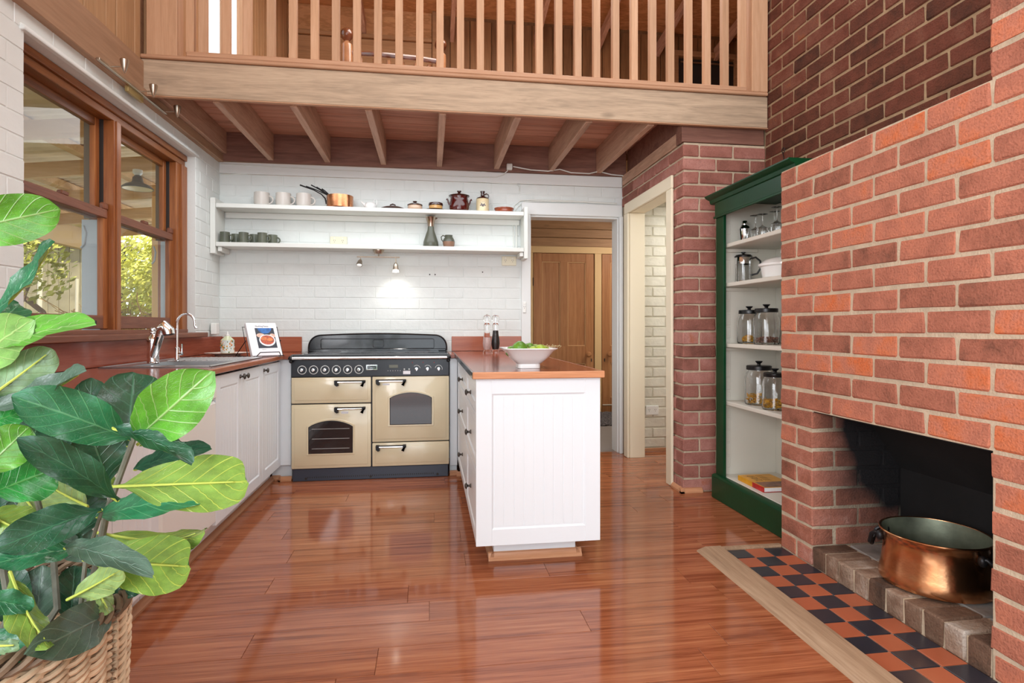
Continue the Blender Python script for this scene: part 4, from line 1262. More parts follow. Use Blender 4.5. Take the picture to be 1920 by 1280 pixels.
# knobs
ring_m = plain('printed_ring', 'd8dad8', .35)
def control(x, z, r, ring=True, arc=None):
    k = thing_part = MB().lathe([(0, 0), (.013, 0), (.013, .012), (.011, .022), (0, .024)], 16, chrome, axis='y').build('knob', rc, (x - RX, 4.251 - RY, z), (0, 0, pi))
    MB().box(-.0035, .0035, .018, .030, -.012, .012, chrome, .001).build('knob_grip', k)
    n = 28
    a0, a1 = (0, 2 * pi) if arc is None else arc
    pts = [(r * math.cos(a0 + (a1 - a0) * i / n), 0, r * math.sin(a0 + (a1 - a0) * i / n)) for i in range(n + (0 if arc is None else 1))]
    MB().tube(pts, .0028 if ring else .0018, ring_m, 5, closed=arc is None).build('dial_ring', rc, (x - RX, 4.2515 - RY, z))
for i in range(6): control(-.895 + i * .0787, .795, .029)
for x in (-.092, -.013, .068): control(x, .795, .026, False, (-.3 if x > 0 else .2, pi * .75 if x < 0 else pi * .95))
for x in (-.122, -.045, .035):
    MB().sphere(.0035, (0, 0, 0), plain('red_lamp', 'b5343c', .3) if 'red_lamp' not in MATS else MATS['red_lamp']).build('indicator', rc, (x - RX, 4.251 - RY, .841))
rb('badge', (-.452, -.372, 4.247, 4.252, .791, .828), chrome, .006)
bp = rb('badge_plate', (-.442, -.382, 4.2465, 4.2475, .799, .820), grey_panel, .002)
text('badge_lettering', 'Falcon', .018, rc, (-.412 - RX, 4.2462 - RY, .8095), m=chrome)
rb('display', (-.289, -.225, 4.249, 4.252, .804, .826), plain('display_glass', '6a6a5a', .2), .001)
for i in range(6): MB().sphere(.003, (0, 0, 0), ring_m, n=8).build('button', rc, (-.297 + i * .0175 - RX, 4.252 - RY, .783))
for x in (-.18, -.146): MB().sphere(.006, (0, 0, 0), ring_m, n=10).build('button', rc, (x - RX, 4.252 - RY, .793))
rb('sticker', (-.189, -.137, 4.2505, 4.2525, .757, .782), paper_white, .001)
def rdoor(name, x0, x1, z0, z1, win=None, hx=None, hz=None):
    mb = MB()
    w, h = x1 - x0, z1 - z0
    mb.box(0, w, .002, .024, 0, h, cream_enamel, .006, 2)
    i = .022
    # stepped field: slim raised frame around a flat field
    d = mb.build(name, rc, (x0 - RX, 4.248 - RY, z0))
    MB().box(i, w - i, -.0025, .003, i, h - i, cream_enamel, .0024, 2).build('raised_field', d)
    if win:
        a0, a1, b0, b1, bs = win
        def arch(g, n=14):
            p = [(a0 - g, b0 - g), (a1 + g, b0 - g), (a1 + g, bs + g * .5)]
            for k in range(1, n):
                t = k / n; p.append((a1 + g - (a1 - a0 + 2 * g) * t, bs + g * .5 + (b1 - bs + g * .5) * math.sin(pi * t) ** .8))
            p.append((a0 - g, bs + g * .5)); return p
        MB().prism([(x - x0, z - z0) for x, z in arch(.017)], -.007, .0, 'y', cream_enamel, .003).build('window_surround', d)
        MB().prism([(x - x0, z - z0) for x, z in arch(.0)], -.0085, -.003, 'y', oven_glass, .0008).build('oven_window', d)
        gf = MB().tube([(x - x0, 0, z - z0) for x, z in arch(.001)], .0028, black_enamel, 5, closed=True).build('window_gasket', d, (0, -.008, 0))
    if hx:
        a, b = hx[0] - x0, hx[1] - x0
        mb = MB(); mb.tube([(a, 0, 0), (b, 0, 0)], .0055, chrome, 10); mb.tube([(a, 0, .010), (b, 0, .010)], .004, black_plastic, 8)
        hh = mb.build('handle', d, (0, -.036, hz - z0 + .012))
        for q in (a + .008, b - .008):
            s = 1 if q == a + .008 else -1
            mb = MB(); mb.prism([(-.012, .018), (.012, .018), (.012, 0), (.018 * s, -.018), (.006 * s, -.024), (-.010, -.012)], -.008, .034, 'y', iron, .002)
            mb.build('handle_bracket', d, (q, -.036, hz - z0 + .006))
    return d
rdoor('grill_door', -.968, -.417, .556, .741, None, (-.665, -.458), .695)
rdoor('oven_door', -.968, -.417, .092, .549, (-.847, -.546, .203, .430, .388), (-.665, -.458), .505)
rdoor('oven_door', -.408, .144, .268, .741, (-.281, .015, .395, .622, .585), (-.377, -.171), .698)
rdoor('storage_drawer', -.408, .144, .092, .262, None, (-.377, -.171), .225)
rb('sticker', (-.335, -.285, 4.2455, 4.2465, .679, .693), paper_white, .0004)
rb('sticker', (-.625, -.575, 4.2455, 4.2465, .479, .497), paper_white, .0004)
mb = MB()
for z in (.02, .09, .16): mb.tube([(-.13, 0, z), (.13, 0, z)], .0012, ring_m, 5)
for z in (.012,): pass
mb.build('oven_shelf', rc, (-.696 - RX, 4.246 - .009 - RY + .0005, .215))

# ================================================================ ISLAND
isl = thing('island_unit', (.49, 3.6, 0), 'white kitchen island of drawers with a panelled end facing the camera', 'cabinet')
IX, IY = .49, 3.6
boxat('carcass', (.228, .774, 2.602, 4.826, .113, .868), cab_white, isl, .002)
boxat('plinth', (.302, .700, 2.71, 4.82, 0, .112), cab_white, isl, .002)
ep = groove_door(.577, .758, rail=.072, grooves=True).build('end_panel', isl, (.208 - IX, 2.58 - IY, .112))
for (a, b, ky) in ((2.603, 3.255, 2.90), (3.262, 4.24, 3.62)):
    for (z0, z1, kz) in ((.711, .864, .772), (.452, .704, .572), (.116, .445, .30)):
        d = groove_door(b - a, z1 - z0, rail=.045, grooves=False).build('drawer', isl, (.209 - IX, b - IY, z0), (0, 0, -pi / 2))
        add_knob(d, b - ky, kz - z0)
boxat('side_filler', (.209, .226, 4.245, 4.30, .116, .864), cab_white, isl, .001)
mb = MB()
P = [(0, 0), (-.024, 0), (-.024, .010), (-.014, .020), (-.010, .032), (0, .036)]
mb.prism([(2.709 + a, z) for a, z in P], .2755, .7265, 'x', trim_wood)
mb.prism([(.301 + a, z) for a, z in P], 2.691, 4.24, 'y', trim_wood_y)
mb.prism([(.701 - a, z) for a, z in P], 2.691, 4.82, 'y', trim_wood_y)
struct(mb.build('baseboard_island'), 'timber skirting round the foot of the island', 'skirting')
it = thing('island_worktop', (.49, 3.69, .8695), 'red-brown worktop with a pale timber front edge on the island', 'worktop')
boxat('slab', (.196, .792, 2.558, 4.826, .8695, .898), worktop_wood, it, .002)
boxat('front_edge', (.190, .798, 2.548, 2.5575, .868, .899), edge_wood, it, .003)
boxat('side_edge', (.189, .1955, 2.558, 4.826, .868, .8985), black_enamel, it, .002)
boxat('side_edge', (.7925, .799, 2.558, 4.826, .868, .8985), edge_wood_y, it, .002)
boxat('infill_strip', (.150, .188, 4.29, 4.826, .8695, .897), worktop_wood, it, .001)

# bowl of limes
bw = thing('bowl', (.485, 2.82, .899), 'white square footed bowl of limes on the island worktop', 'bowl')
pr = [(0, .006), (.050, .006), (.052, 0), (.056, 0), (.056, .020), (.062, .024), (.092, .052), (.118, .085), (.134, .095), (.134, .099), (.128, .099), (.112, .088), (.085, .054), (.055, .028), (0, .024)]
b_ = MB().lathe([(r, z) for r, z in pr], 48, ceramic_white, square=6)
bo = b_.build('dish', bw, (0, 0, 0), (0, 0, 0), sharp=50)
lr = random.Random(2)
spots = [(-.045, -.03, .098, .036, 'dark green lime on top of the pile at the left of the bowl'), (.018, -.055, .078, .031, 'lime near the front middle of the bowl'), (.055, -.04, .084, .033, 'pale lime at the front right of the bowl'), (-.078, .02, .078, .030, 'dark lime at the far left of the bowl'), (.012, .03, .090, .033, 'lime in the middle of the bowl behind the front ones'), (.086, .01, .080, .030, 'yellow-green lime at the right edge of the bowl'), (-.03, .06, .082, .031, 'lime at the back left of the bowl'), (.052, .065, .084, .031, 'lime at the back right of the bowl'), (-.01, -.01, .052, .030, 'lime buried at the bottom of the bowl')]
for i, (x, y, z, r, lb_) in enumerate(spots):
    t = thing('lime', (.485 + x, 2.82 + y, .899 + z), lb_, 'lime', 'limes in the white bowl')
    t.rotation_euler = (lr.uniform(-.6, .6), lr.uniform(.8, 1.6), lr.uniform(0, 3))
    m = lime_green if i in (0, 3, 4, 8) else lime_yellow
    MB().lathe([(0, -r * 1.14), (r * .22, -r * 1.06), (r * .6, -r * .78), (r * .92, -r * .35), (r, 0), (r * .92, r * .35), (r * .6, r * .78), (r * .22, r * 1.06), (0, r * 1.12)], 18, m).build('fruit', t)
    MB().cyl(.003, 0, .004, twig, (0, 0, r * 1.1), 8).build('stem_end', t)
st = thing('dry_stalk', (.575, 2.80, .995), 'dry pale fruit stalk lying over the limes in the bowl', 'stalk')
mb = MB()
for i in range(9):
    a = lr.uniform(-.5, .5)
    p0 = Vector((-.03 + i * .012, 0, 0)); p1 = p0 + Vector((lr.uniform(-.004, .014), lr.uniform(-.01, .01), lr.uniform(.008, .02)))
    mb.tube([p0, p1], .001, twig, 5); mb.sphere(.0028, p1, twig, n=6)
mb.tube([(-.04, 0, .0), (0, .004, .006), (.075, -.004, .012)], .0014, twig, 5)
mb.build('twig', st)
# mills
def mill(x, y, fill, label):
    t = thing('pepper_mill', (x, y, .8985), label, 'mill', 'clear mills on the island')
    body = [(0, 0), (.031, 0), (.031, .012), (.026, .022), (.024, .03), (.030, .05), (.033, .075), (.030, .11), (.0235, .15), (.021, .19), (.024, .205), (.0245, .218), (.018, .228), (.0165, .235), (.024, .248), (.030, .264), (.030, .272), (.022, .288), (.008, .294), (0, .294)]
    MB().lathe(body, 20, acrylic).build('body', t)
    hgt = .175 if fill is pepper else .12
    MB().lathe([(0, .03), (.020, .031), (.026, .05), (.029, .075), (.026, .11), (.0195, .15), (.0175, hgt), (0, hgt + .001)] if hgt > .15 else [(0, .03), (.020, .031), (.026, .05), (.029, .075), (.026, .11), (.024, hgt), (0, hgt + .001)], 18, fill).build('contents', t)
    MB().cyl(.004, .18, .29, chrome, n=10).build('spindle', t)
    MB().lathe([(0, .294), (.005, .294), (.0055, .300), (0, .303)], 10, chrome).build('nut', t)
mill(.436, 4.37, salt, 'clear acrylic salt mill with pink salt, the left one of the pair')
mill(.505, 4.40, pepper, 'clear acrylic mill full of black peppercorns, the right one of the pair')

# ================================================================ WALL SHELF AND ITS THINGS
sh = thing('wall_shelf', (-.43, 4.74, 1.66), 'long white two-tier wall shelf above the range cooker', 'shelf')
boxat('upright', (-1.648, -1.61, 4.636, 4.847, 1.66, 2.085), shelf_white, sh, .003)
boxat('upright', (.768, .800, 4.636, 4.822, 1.66, 2.085), shelf_white, sh, .003)
boxat('shelf_board', (-1.609, .767, 4.645, 4.847, 2.012, 2.045), shelf_white, sh, .003)
boxat('shelf_board', (-1.609, .767, 4.645, 4.847, 1.716, 1.749), shelf_white, sh, .003)
boxat('batten', (-1.60, .76, 4.828, 4.847, 1.965, 2.011), shelf_white, sh, .003)
boxat('shelf_foot', (-1.60, -1.57, 4.66, 4.84, 1.68, 1.715), shelf_white, sh, .003)
boxat('shelf_foot', (.735, .765, 4.66, 4.84, 1.68, 1.715), shelf_white, sh, .003)
Z1, Z2 = 2.0455, 1.7495

def cup(t, r, h, mat, hr, wall=.004, handle_mat=None, base=.85, ang=-.2):
    prof = [(0, 0), (r * base, 0), (r * .97, h * .2), (r, h * .5), (r * .98, h), (r * .98 - wall, h), (r - wall, h * .5), (r * base - wall, .008), (0, .008)]
    b = MB().lathe(prof, 24, mat).build('body', t)
    c, s_ = math.cos(ang), math.sin(ang)
    pts = [((r * .95 + hr * 1.15 * math.sin(a)) * c, (r * .95 + hr * 1.15 * math.sin(a)) * s_, h * .48 - hr * math.cos(a)) for a in [k * pi / 10 for k in range(11)]]
    MB().tube(pts, .0055 if hr > .02 else .0038, handle_mat or mat, 8).build('handle', t)
    return t
for i, (x, w) in enumerate(((-1.302, 'leftmost'), (-1.14, 'middle'), (-.985, 'rightmost'))):
    t = thing('mug', (x, 4.745, Z1), w + ' of the three large pale stoneware mugs on the top shelf', 'mug', 'pale mugs on the top shelf')
    cup(t, .058, .108, mug_white, .03)
j = 0
wd = ['front mug of the leftmost pair', 'rear mug of the leftmost pair', 'front mug of the middle pair', 'rear mug of the middle pair', 'front mug of the right-hand pair', 'rear mug of the right-hand pair']
for x in (-1.562, -1.425, -1.287):
    for dx, y in ((0, 4.705), (.052, 4.80)):
        t = thing('mug', (x + dx, y, Z2), 'small olive green mug, ' + wd[j] + ' on the lower shelf', 'mug', 'olive mugs on the lower shelf')
        cup(t, .036, .083, mug_green, .022, base=1.02); j += 1
# nested copper saucepans
ends = [(-1.011, 2.221), (-.966, 2.214), (-.928, 2.227), (-.888, 2.213), (-.847, 2.202)]
ordn = ['largest copper saucepan with a black iron handle, the outer one of the nest', 'second copper saucepan of the nest, its handle just above the outermost one', 'copper saucepan in the middle of the nest, its handle reaching highest', 'fourth copper saucepan of the nest, its handle second from the right', 'smallest copper saucepan of the nest, its handle nearest the pan']
for i, (ex, ez) in enumerate(ends):
    cx, cy = -.706, 4.738
    r, h = .103 - .010 * i, .098 - .006 * i
    z0 = Z1 + .004 * i
    t = thing('saucepan', (cx, cy, z0), ordn[i], 'saucepan', 'nested copper saucepans')
    MB().lathe([(0, 0), (r - .003, 0), (r, .003), (r, h), (r - .003, h), (r - .0035, .005), (0, .004)], 36, copper).build('pan', t)
    E_ = Vector((ex - cx, (-.012 + .006 * i), ez - z0))
    if i == 0:
        pts = [Vector((-r - .002, 0, .035)), Vector((-r - .006, 0, .055)), Vector((-r - .012, 0, .078)), Vector((-r - .04, -.002, .11)), Vector((-r - .10, -.006, .142)), E_]
    else:
        pts = [Vector((-r + .001, 0, h - .03)), Vector((-r - .0, 0, h - .002)), Vector((-r - .022, 0, h + .018)), Vector((-r - .022, 0, h + .018)).lerp(E_, .5) + Vector((0, 0, .004)), E_]
        pts[1] = Vector((-r + .003, 0, h + .002))
    MB().tube(pts, [.007, .006, .0055, .0045, .0045, .006][:len(pts)] if i == 0 else [.004, .0045, .0045, .0045, .005], iron, 8).build('handle', t)
# gravy boat
t = thing('gravy_boat', (-.468, 4.745, Z1), 'small white speckled gravy boat with a long spout on the top shelf', 'jug')
mb = MB(); mb.lathe([(0, 0), (.033, 0), (.046, .018), (.048, .036), (.044, .044), (.036, .055), (.033, .055), (.041, .043), (.044, .034), (.042, .018), (0, .006)], 24, ceramic_white)
mb.build('body', t)
MB().tube([(-.036, 0, .032), (-.052, 0, .045), (-.074, 0, .062)], [.020, .012, .005], ceramic_white, 10).build('spout', t)
MB().tube([(.028, 0, .052), (.022, 0, .068), (.032, 0, .084), (.046, 0, .078), (.049, 0, .058), (.045, 0, .040)], .004, ceramic_white, 8).build('handle', t)
t = thing('pot_lid', (-.293, 4.74, Z1), 'loose dark brown clay lid with a loop handle lying on the top shelf', 'lid')
MB().lathe([(0, .0), (.095, 0), (.103, .004), (.098, .012), (.065, .024), (.02, .030), (0, .030)], 32, dark_clay).build('disc', t)
MB().tube([(-.022, 0, .026), (-.018, 0, .042), (0, 0, .049), (.018, 0, .042), (.022, 0, .026)], .006, dark_clay, 8).build('handle', t)
t = thing('casserole_pot', (-.116, 4.745, Z1), 'small cream casserole pot with a shiny brown lid on the top shelf', 'pot')
MB().lathe([(0, 0), (.042, 0), (.058, .016), (.060, .03), (.055, .042), (0, .042)], 28, peach_glaze).build('body', t)
MB().lathe([(0, .040), (.062, .043), (.063, .048), (.05, .056), (.02, .064), (.010, .066), (.017, .074), (.018, .078), (0, .081)], 28, brown_glaze).build('lid', t)
t = thing('plate', (.048, 4.74, Z1), 'dark brown upturned clay plate on the top shelf, below the cream dish', 'plate')
MB().lathe([(0, 0), (.082, 0), (.091, .005), (.08, .012), (.06, .018), (0, .018)], 32, dark_clay).build('disc', t)
t = thing('dish', (.052, 4.74, Z1 + .018), 'small cream dish with a brown rim standing on the upturned plate', 'dish')
MB().lathe([(0, 0), (.052, 0), (.055, .01), (.055, .026), (.055, .026)], 28, plain('ochre_glaze', 'd8a766', .2, coat=.3)).build('body', t)
MB().lathe([(.054, .025), (.059, .028), (.060, .036), (.057, .048), (.05, .048), (.05, .03), (0, .03)], 28, brown_glaze).build('rim', t)
t = thing('bean_pot', (.243, 4.742, Z1), 'large glossy oxblood bean pot with lid and two ear handles on the top shelf', 'pot')
MB().lathe([(0, 0), (.066, 0), (.078, .012), (.083, .045), (.074, .085), (.070, .122), (.073, .128), (.066, .128), (0, .12)], 32, oxblood_glaze).build('body', t)
MB().lathe([(0, .126), (.084, .128), (.086, .133), (.06, .142), (.03, .148), (.012, .152), (.010, .160), (.018, .168), (.018, .174), (0, .178)], 32, brown_glaze).build('lid', t)
for s in (-1, 1):
    MB().tube([(s * .078, 0, .058), (s * .088, 0, .078), (s * .094, 0, .100), (s * .104, 0, .104)], [.008, .007, .006, .010], oxblood_glaze, 10).build('handle', t)
t = thing('stoneware_flagon', (.437, 4.745, Z1), 'cream stoneware flagon with a dark brown neck and a printed emblem', 'bottle')
MB().lathe([(0, 0), (.050, 0), (.053, .004), (.053, .112), (.050, .118)], 28, cream_glaze).build('body', t)
MB().lathe([(.0535, .110), (.050, .121), (.030, .130), (.017, .140), (.015, .160), (.019, .170), (.019, .178), (.010, .180), (0, .176)], 28, brown_glaze).build('neck', t)
MB().tube([(.016, 0, .150), (.030, 0, .158), (.046, 0, .152), (.050, 0, .136), (.044, 0, .122)], .005, brown_glaze, 8).build('handle', t)
mb = MB()
for (a, z, sx, sz) in ((0, .055, .016, .007), (-.01, .063, .006, .008), (.012, .062, .006, .006), (0, .046, .010, .004), (-.018, .052, .006, .005), (.018, .052, .006, .005), (-.02, .075, .002, .002), (-.01, .08, .002, .002), (.0, .082, .002, .002), (.01, .08, .002, .002), (.02, .075, .002, .002)):
    mb.sphere(1, (a - .003, -math.sqrt(.0533 ** 2 - (a - .003) ** 2), z), brown_glaze, (sx, .0008, sz), 10)
mb.build('emblem', t)
t = thing('terracotta_dish', (.615, 4.742, Z1), 'shallow glazed terracotta dish at the right end of the top shelf', 'dish')
MB().lathe([(0, 0), (.074, 0), (.080, .01), (.076, .026), (.082, .034), (.082, .040), (.076, .041), (.070, .03), (.07, .008), (0, .008)], 32, terracotta).build('body', t)
t = thing('carafe', (.012, 4.74, Z2), 'tall olive grey carafe with a lustrous bronze neck on the lower shelf', 'vase')
MB().lathe([(0, 0), (.058, 0), (.063, .012), (.060, .045), (.044, .095), (.028, .140), (.0245, .172)], 32, olive_glaze).build('body', t)
MB().lathe([(.025, .170), (.029, .20), (.038, .232), (.044, .247), (.041, .248), (.032, .225), (.022, .18)], 32, bronze_lustre).build('neck', t)
MB().tube([(.036, 0, .238), (.052, 0, .242)], [.010, .006], bronze_lustre, 8).build('lip', t)
t = thing('small_jug', (.158, 4.745, Z2), 'small rounded jug, olive above and pink clay below, on the lower shelf', 'jug')
MB().lathe([(0, 0), (.036, 0), (.046, .02), (.049, .042), (.0495, .05)], 28, clay_pink).build('base', t)
MB().lathe([(.0495, .049), (.046, .066), (.036, .082), (.030, .094), (.032, .104), (.027, .104), (.026, .09), (0, .085)], 28, olive_glaze).build('body', t)
MB().tube([(-.030, 0, .095), (-.048, 0, .102), (-.062, 0, .088), (-.058, 0, .066), (-.046, 0, .052)], .005, olive_glaze, 8).build('handle', t)

# outlets, cables, spot lamp
def outlet(name, loc, label, w, h, rot=0, mat=outlet_cream, n=2, wall_axis='x'):
    o = thing(name, loc, label, 'power outlet', rot=rot)
    MB().box(-w / 2, w / 2, -.010, 0, -h / 2, h / 2, mat, .003).build('plate', o)
    mb = MB()
    for k in range(n):
        cx = (k - (n - 1) / 2) * w * .48
        for dx, dz, r in ((-.006, .006, .5), (.006, .006, -.5), (0, -.007, 0)):
            mb.box(cx + dx - .0012, cx + dx + .0012, -.0108, -.0095, dz - .004, dz + .004, dark_slot)
        mb.box(cx - .005, cx + .005, -.012, -.0095, h * .26, h * .26 + .008, outlet_white, .001)
    mb.build('sockets', o)
    return o
outlet('power_outlet', (-.733, 4.848, 1.80), 'cream double power outlet behind the lower wall shelf', .134, .075)
outlet('power_outlet', (.671, 4.848, 1.662), 'cream double power outlet below the right end of the wall shelf', .125, .078)
outlet('power_outlet', (1.955, 4.868, .364), 'cream double power outlet low on the wall of the side room', .118, .082, mat=outlet_white)
outlet('light_switch', (.80, 4.824, 1.268), 'small vertical white switch plate on the left trim of the hall doorway', .028, .092, mat=outlet_white, n=1)
o = outlet('power_outlet', (-1.648, 4.72, 1.085), 'white power outlet on the window wall in the corner', .11, .075, rot=pi / 2, mat=outlet_white)
o2 = thing('plug_adapter', (-1.637, 4.655, 1.085), 'white plug-in box in the corner outlet beside the window', 'adapter')
boxat('case', (-1.636, -1.595, 4.62, 4.685, 1.045, 1.13), outlet_white, o2, .004)
jb = thing('junction_box', (.668, 4.82, 2.45), 'small white junction box under a joist above the shelf', 'junction box')
boxat('box', (.645, .692, 4.78, 4.815, 2.425, 2.475), cable_white, jb, .004)
cbm = MB()
cbm.tube([(-1.64, 4.834, 2.392), (-1.0, 4.833, 2.380), (-.2, 4.833, 2.372), (.35, 4.833, 2.362), (.56, 4.833, 2.368), (.62, 4.82, 2.39), (.655, 4.80, 2.42)], .004, cable_white, 6)
cbm.tube([(-1.64, 4.845, 2.372 - .06), (-.9, 4.843, 2.352), (0, 4.843, 2.335), (.6, 4.843, 2.322), (.735, 4.843, 2.318), (.76, 4.843, 2.30), (.762, 4.843, 2.26)], .004, cable_white, 6)
cbm.tube([(.70, 4.80, 2.455), (.85, 4.79, 2.43), (1.0, 4.79, 2.425), (1.10, 4.79, 2.445), (1.2, 4.79, 2.42), (1.36, 4.79, 2.418), (1.44, 4.79, 2.44), (1.56, 4.80, 2.42), (1.69, 4.81, 2.415)], .005, cable_white, 6)
tag(cbm.build('cables'), 'thin white cables clipped along the top of the range wall', 'cable')
cbm = MB()
cbm.tube([(.70, 4.843, 2.05), (.702, 4.843, 2.09), (.72, 4.843, 2.14), (.77, 4.838, 2.18), (.85, 4.832, 2.186), (1.2, 4.838, 2.19), (1.62, 4.838, 2.18)], .006, cable_white, 6)
cbm.tube([(.72, 4.843, 2.05), (.725, 4.843, 2.09), (.75, 4.843, 2.13), (.80, 4.832, 2.168), (.9, 4.832, 2.175), (1.3, 4.838, 2.182), (1.62, 4.838, 2.172)], .005, cable_white, 6)
tag(cbm.build('cables'), 'white conduit looping over the hall doorway from the wall shelf', 'cable')
cbm = MB()
cbm.tube([(.735, 4.843, 1.755), (.735, 4.843, 2.0)], .009, cable_white, 8); cbm.tube([(.712, 4.843, 1.755), (.710, 4.843, 1.9), (.70, 4.843, 2.0)], .005, cable_white, 6)
tag(cbm.build('cables'), 'vertical white conduit inside the right end of the wall shelf', 'cable')
for x, z in ((.003, 1.539), (.048, 1.539), (.446, 1.565)):
    tag(MB().cyl(.0055, -.0015, .002, dark_slot, n=10, axis='y').build('wall_hole', None, (x, 4.8485, z)), ('left' if x < .02 else 'right') + ' one of two dark screw holes in the white wall right of the spot lamp' if x < .1 else 'single dark screw hole in the white wall below the cream outlet', 'hole', 'screw holes in the range wall' if x < .1 else None)
sp = thing('spot_lamp', (-.402, 4.70, 1.715), 'nickel two-head spot lamp fixed under the wall shelf, right head lit', 'lamp')
MB().lathe([(0, 0), (.045, 0), (.045, -.006), (.03, -.03), (0, -.034)], 24, nickel).build('canopy', sp)
mb = MB(); mb.tube([(0, 0, -.03), (0, 0, -.055)], .005, nickel, 8); mb.tube([(-.168, 0, -.055), (.165, 0, -.055)], .0055, nickel, 10)
mb.build('bar', sp)
def head(x, pts, lit, nm):
    mb = MB(); mb.tube(pts, [.004, .004, .010, .018, .021, .024][:len(pts)], nickel, 16)
    h = mb.build('lamp_head', sp, (x, 0, -.055))
    return h
h1 = head(-.140, [(0, 0, .004), (0, -.002, -.02), (0, -.006, -.028), (-.002, -.022, -.042), (-.003, -.035, -.055), (-.004, -.05, -.070)], False, '')
MB().sphere(.021, (-.004, -.051, -.071), plain('lamp_lens', (.9, .9, .85), .1), (1, .45, .8)).build('lens', h1)
h2 = head(.135, [(0, 0, .004), (0, 0, -.04), (0, 0, -.045), (0, 0, -.06), (0, 0, -.085), (0, .0, -.10)], True, '')
em, nt, b = newmat('lit_bulb'); b.inputs['Emission Color'].default_value = (1, .93, .8, 1); b.inputs['Emission Strength'].default_value = 9; b.inputs['Base Color'].default_value = (.9, .9, .8, 1)
MB().lathe([(0, 0), (.020, 0), (.025, -.018), (0, -.022)], 16, em).build('bulb', h2, (0, 0, -.10))
light('spot_beam', 'SPOT', (-.267, 4.715, 1.525), (math.radians(14), 0, 0), 2.2, (1, .95, .88), spot_size=math.radians(140), spot_blend=1, shadow_soft_size=.025)

tk = thing('track_light', (-1.60, 3.42, 2.41), 'brass-toned track light with three cone heads on the beam above the window', 'lamp')
MB().box(-.008, .008, -.36, .37, -.007, .007, nickel, .002).build('bar', tk)
boxat('driver_box', (-1.625, -1.607, 3.36, 3.53, 2.372, 2.404), plain('aged_brass', 'b09a63', .4, .4), tk, .002)
for i, y in enumerate((3.16, 3.467, 3.775)):
    h = MB().lathe([(0, -.034), (.004, -.030), (.013, -.004), (.019, .016), (.0215, .034), (.019, .037), (.012, .030), (0, .028)], 20, nickel).build('lamp_head', tk, (.072, y - 3.42, .008))
    MB().tube([(-.066, 0, -.003), (-.018, 0, .0)], .0035, nickel, 8).build('arm', h)

# ================================================================ BOOKCASE
bc = thing('bookcase', (2.045, 3.08, 0), 'tall dark green open bookcase with a white inside, between brick pier and chimney', 'bookcase')
def bb(name, b, m, bevel=.003): return boxat(name, b, m, bc, bevel)
bb('far_side', (1.858, 2.252, 3.462, 3.492, .0, 1.90), case_white)
bb('near_side', (1.858, 2.252, 2.668, 2.695, .0, 1.90), case_white)
for i, (ya, yb) in enumerate(((2.697, 2.90), (2.902, 3.10), (3.102, 3.30), (3.302, 3.460))):
    bb('back_board', (2.236, 2.25, ya, yb, .12, 1.90), case_white, .002)
bb('stile', (1.838, 1.858, 3.40, 3.496, .145, 1.90), green_paint)
bb('stile', (1.838, 1.858, 2.665, 2.72, .145, 1.90), green_paint)
bb('plinth', (1.812, 1.856, 2.662, 3.505, .0, .140), green_paint, .004)
mb = MB(); mb.prism([(1.812, .14), (1.820, .148), (1.834, .152), (1.856, .152), (1.856, .14)], 2.662, 3.505, 'y', green_paint)
mb.build('plinth_moulding', bc, (-2.045, -3.08, 0))
bb('frieze', (1.832, 1.858, 2.662, 3.50, 1.812, 1.925), green_paint)
bb('frieze_bead', (1.824, 1.834, 2.662, 3.505, 1.800, 1.815), green_paint, .003)
mb = MB(); mb.prism([(1.832, 1.90), (1.824, 1.905), (1.818, 1.925), (1.795, 1.935), (1.785, 1.945), (1.785, 1.952), (2.252, 1.952), (2.252, 1.90)], 2.655, 3.545, 'y', green_paint)
mb.build('crown', bc, (-2.045, -3.08, 0))
bb('bottom_board', (1.857, 2.235, 2.697, 3.461, .125, .154), case_white)
for z in (.63, .9965, 1.379, 1.628):
    bb('shelf_board', (1.864, 2.234, 2.697, 3.4605, z - .024, z), case_white)
mb = MB()
z = .20
while z < 1.78:
    mb.box(0, .052, -.004, 0, z, z + .07, case_white, .0015); z += .083
tag(mb.build('shelf_rests', bc, (1.866 - 2.045, 3.462 - 3.08, 0)), kind=None)
for z in (.63, .9965, 1.379, 1.628):
    bb('shelf_cleat', (1.872, 2.10, 3.444, 3.461, z - .048, z - .025), case_white)
# bookcase things
S1, S2, S3, S4, S0 = 1.6285, 1.3795, .997, .6305, .1545
t = thing('cocktail_shaker', (1.985, 3.405, S1), 'chrome cocktail shaker on the top shelf of the green bookcase', 'shaker')
MB().lathe([(0, 0), (.027, 0), (.029, .004), (.037, .088), (.0375, .093)], 24, chrome).build('body', t)
MB().lathe([(.0375, .092), (.034, .104), (.026, .112), (.025, .118)], 24, chrome).build('strainer', t)
MB().lathe([(.017, .115), (.018, .118), (.0175, .140), (.014, .146), (0, .147)], 20, chrome).build('cap', t)
def wine(x, y, h, r, label):
    t = thing('wine_glass', (x, y, S1), label, 'glass', 'glasses on the top shelf of the bookcase')
    hb_ = h * .52
    MB().lathe([(r * .82, 0), (r, hb_ * .45), (r * .85, hb_ * .8), (.006, hb_), (.0035, hb_ + .01), (.0035, h - .006), (.03, h - .002), (.031, h), (0, h), (0, h)][:9], 24, glass).build('bowl', t)
    return t
wine(1.985, 3.285, .158, .043, 'upturned wine glass just right of the cocktail shaker')
wine(1.96, 3.17, .142, .037, 'shorter upturned wine glass, second from the cocktail shaker')
wine(2.06, 3.205, .168, .038, 'upturned wine glass in the second row behind the front glasses')
wine(1.99, 3.072, .165, .038, 'upturned wine glass at the brick edge, below the tall flute')
t = thing('flute_glass', (2.075, 3.11, S1), 'tall upturned flute glass rising above the other glasses', 'glass')
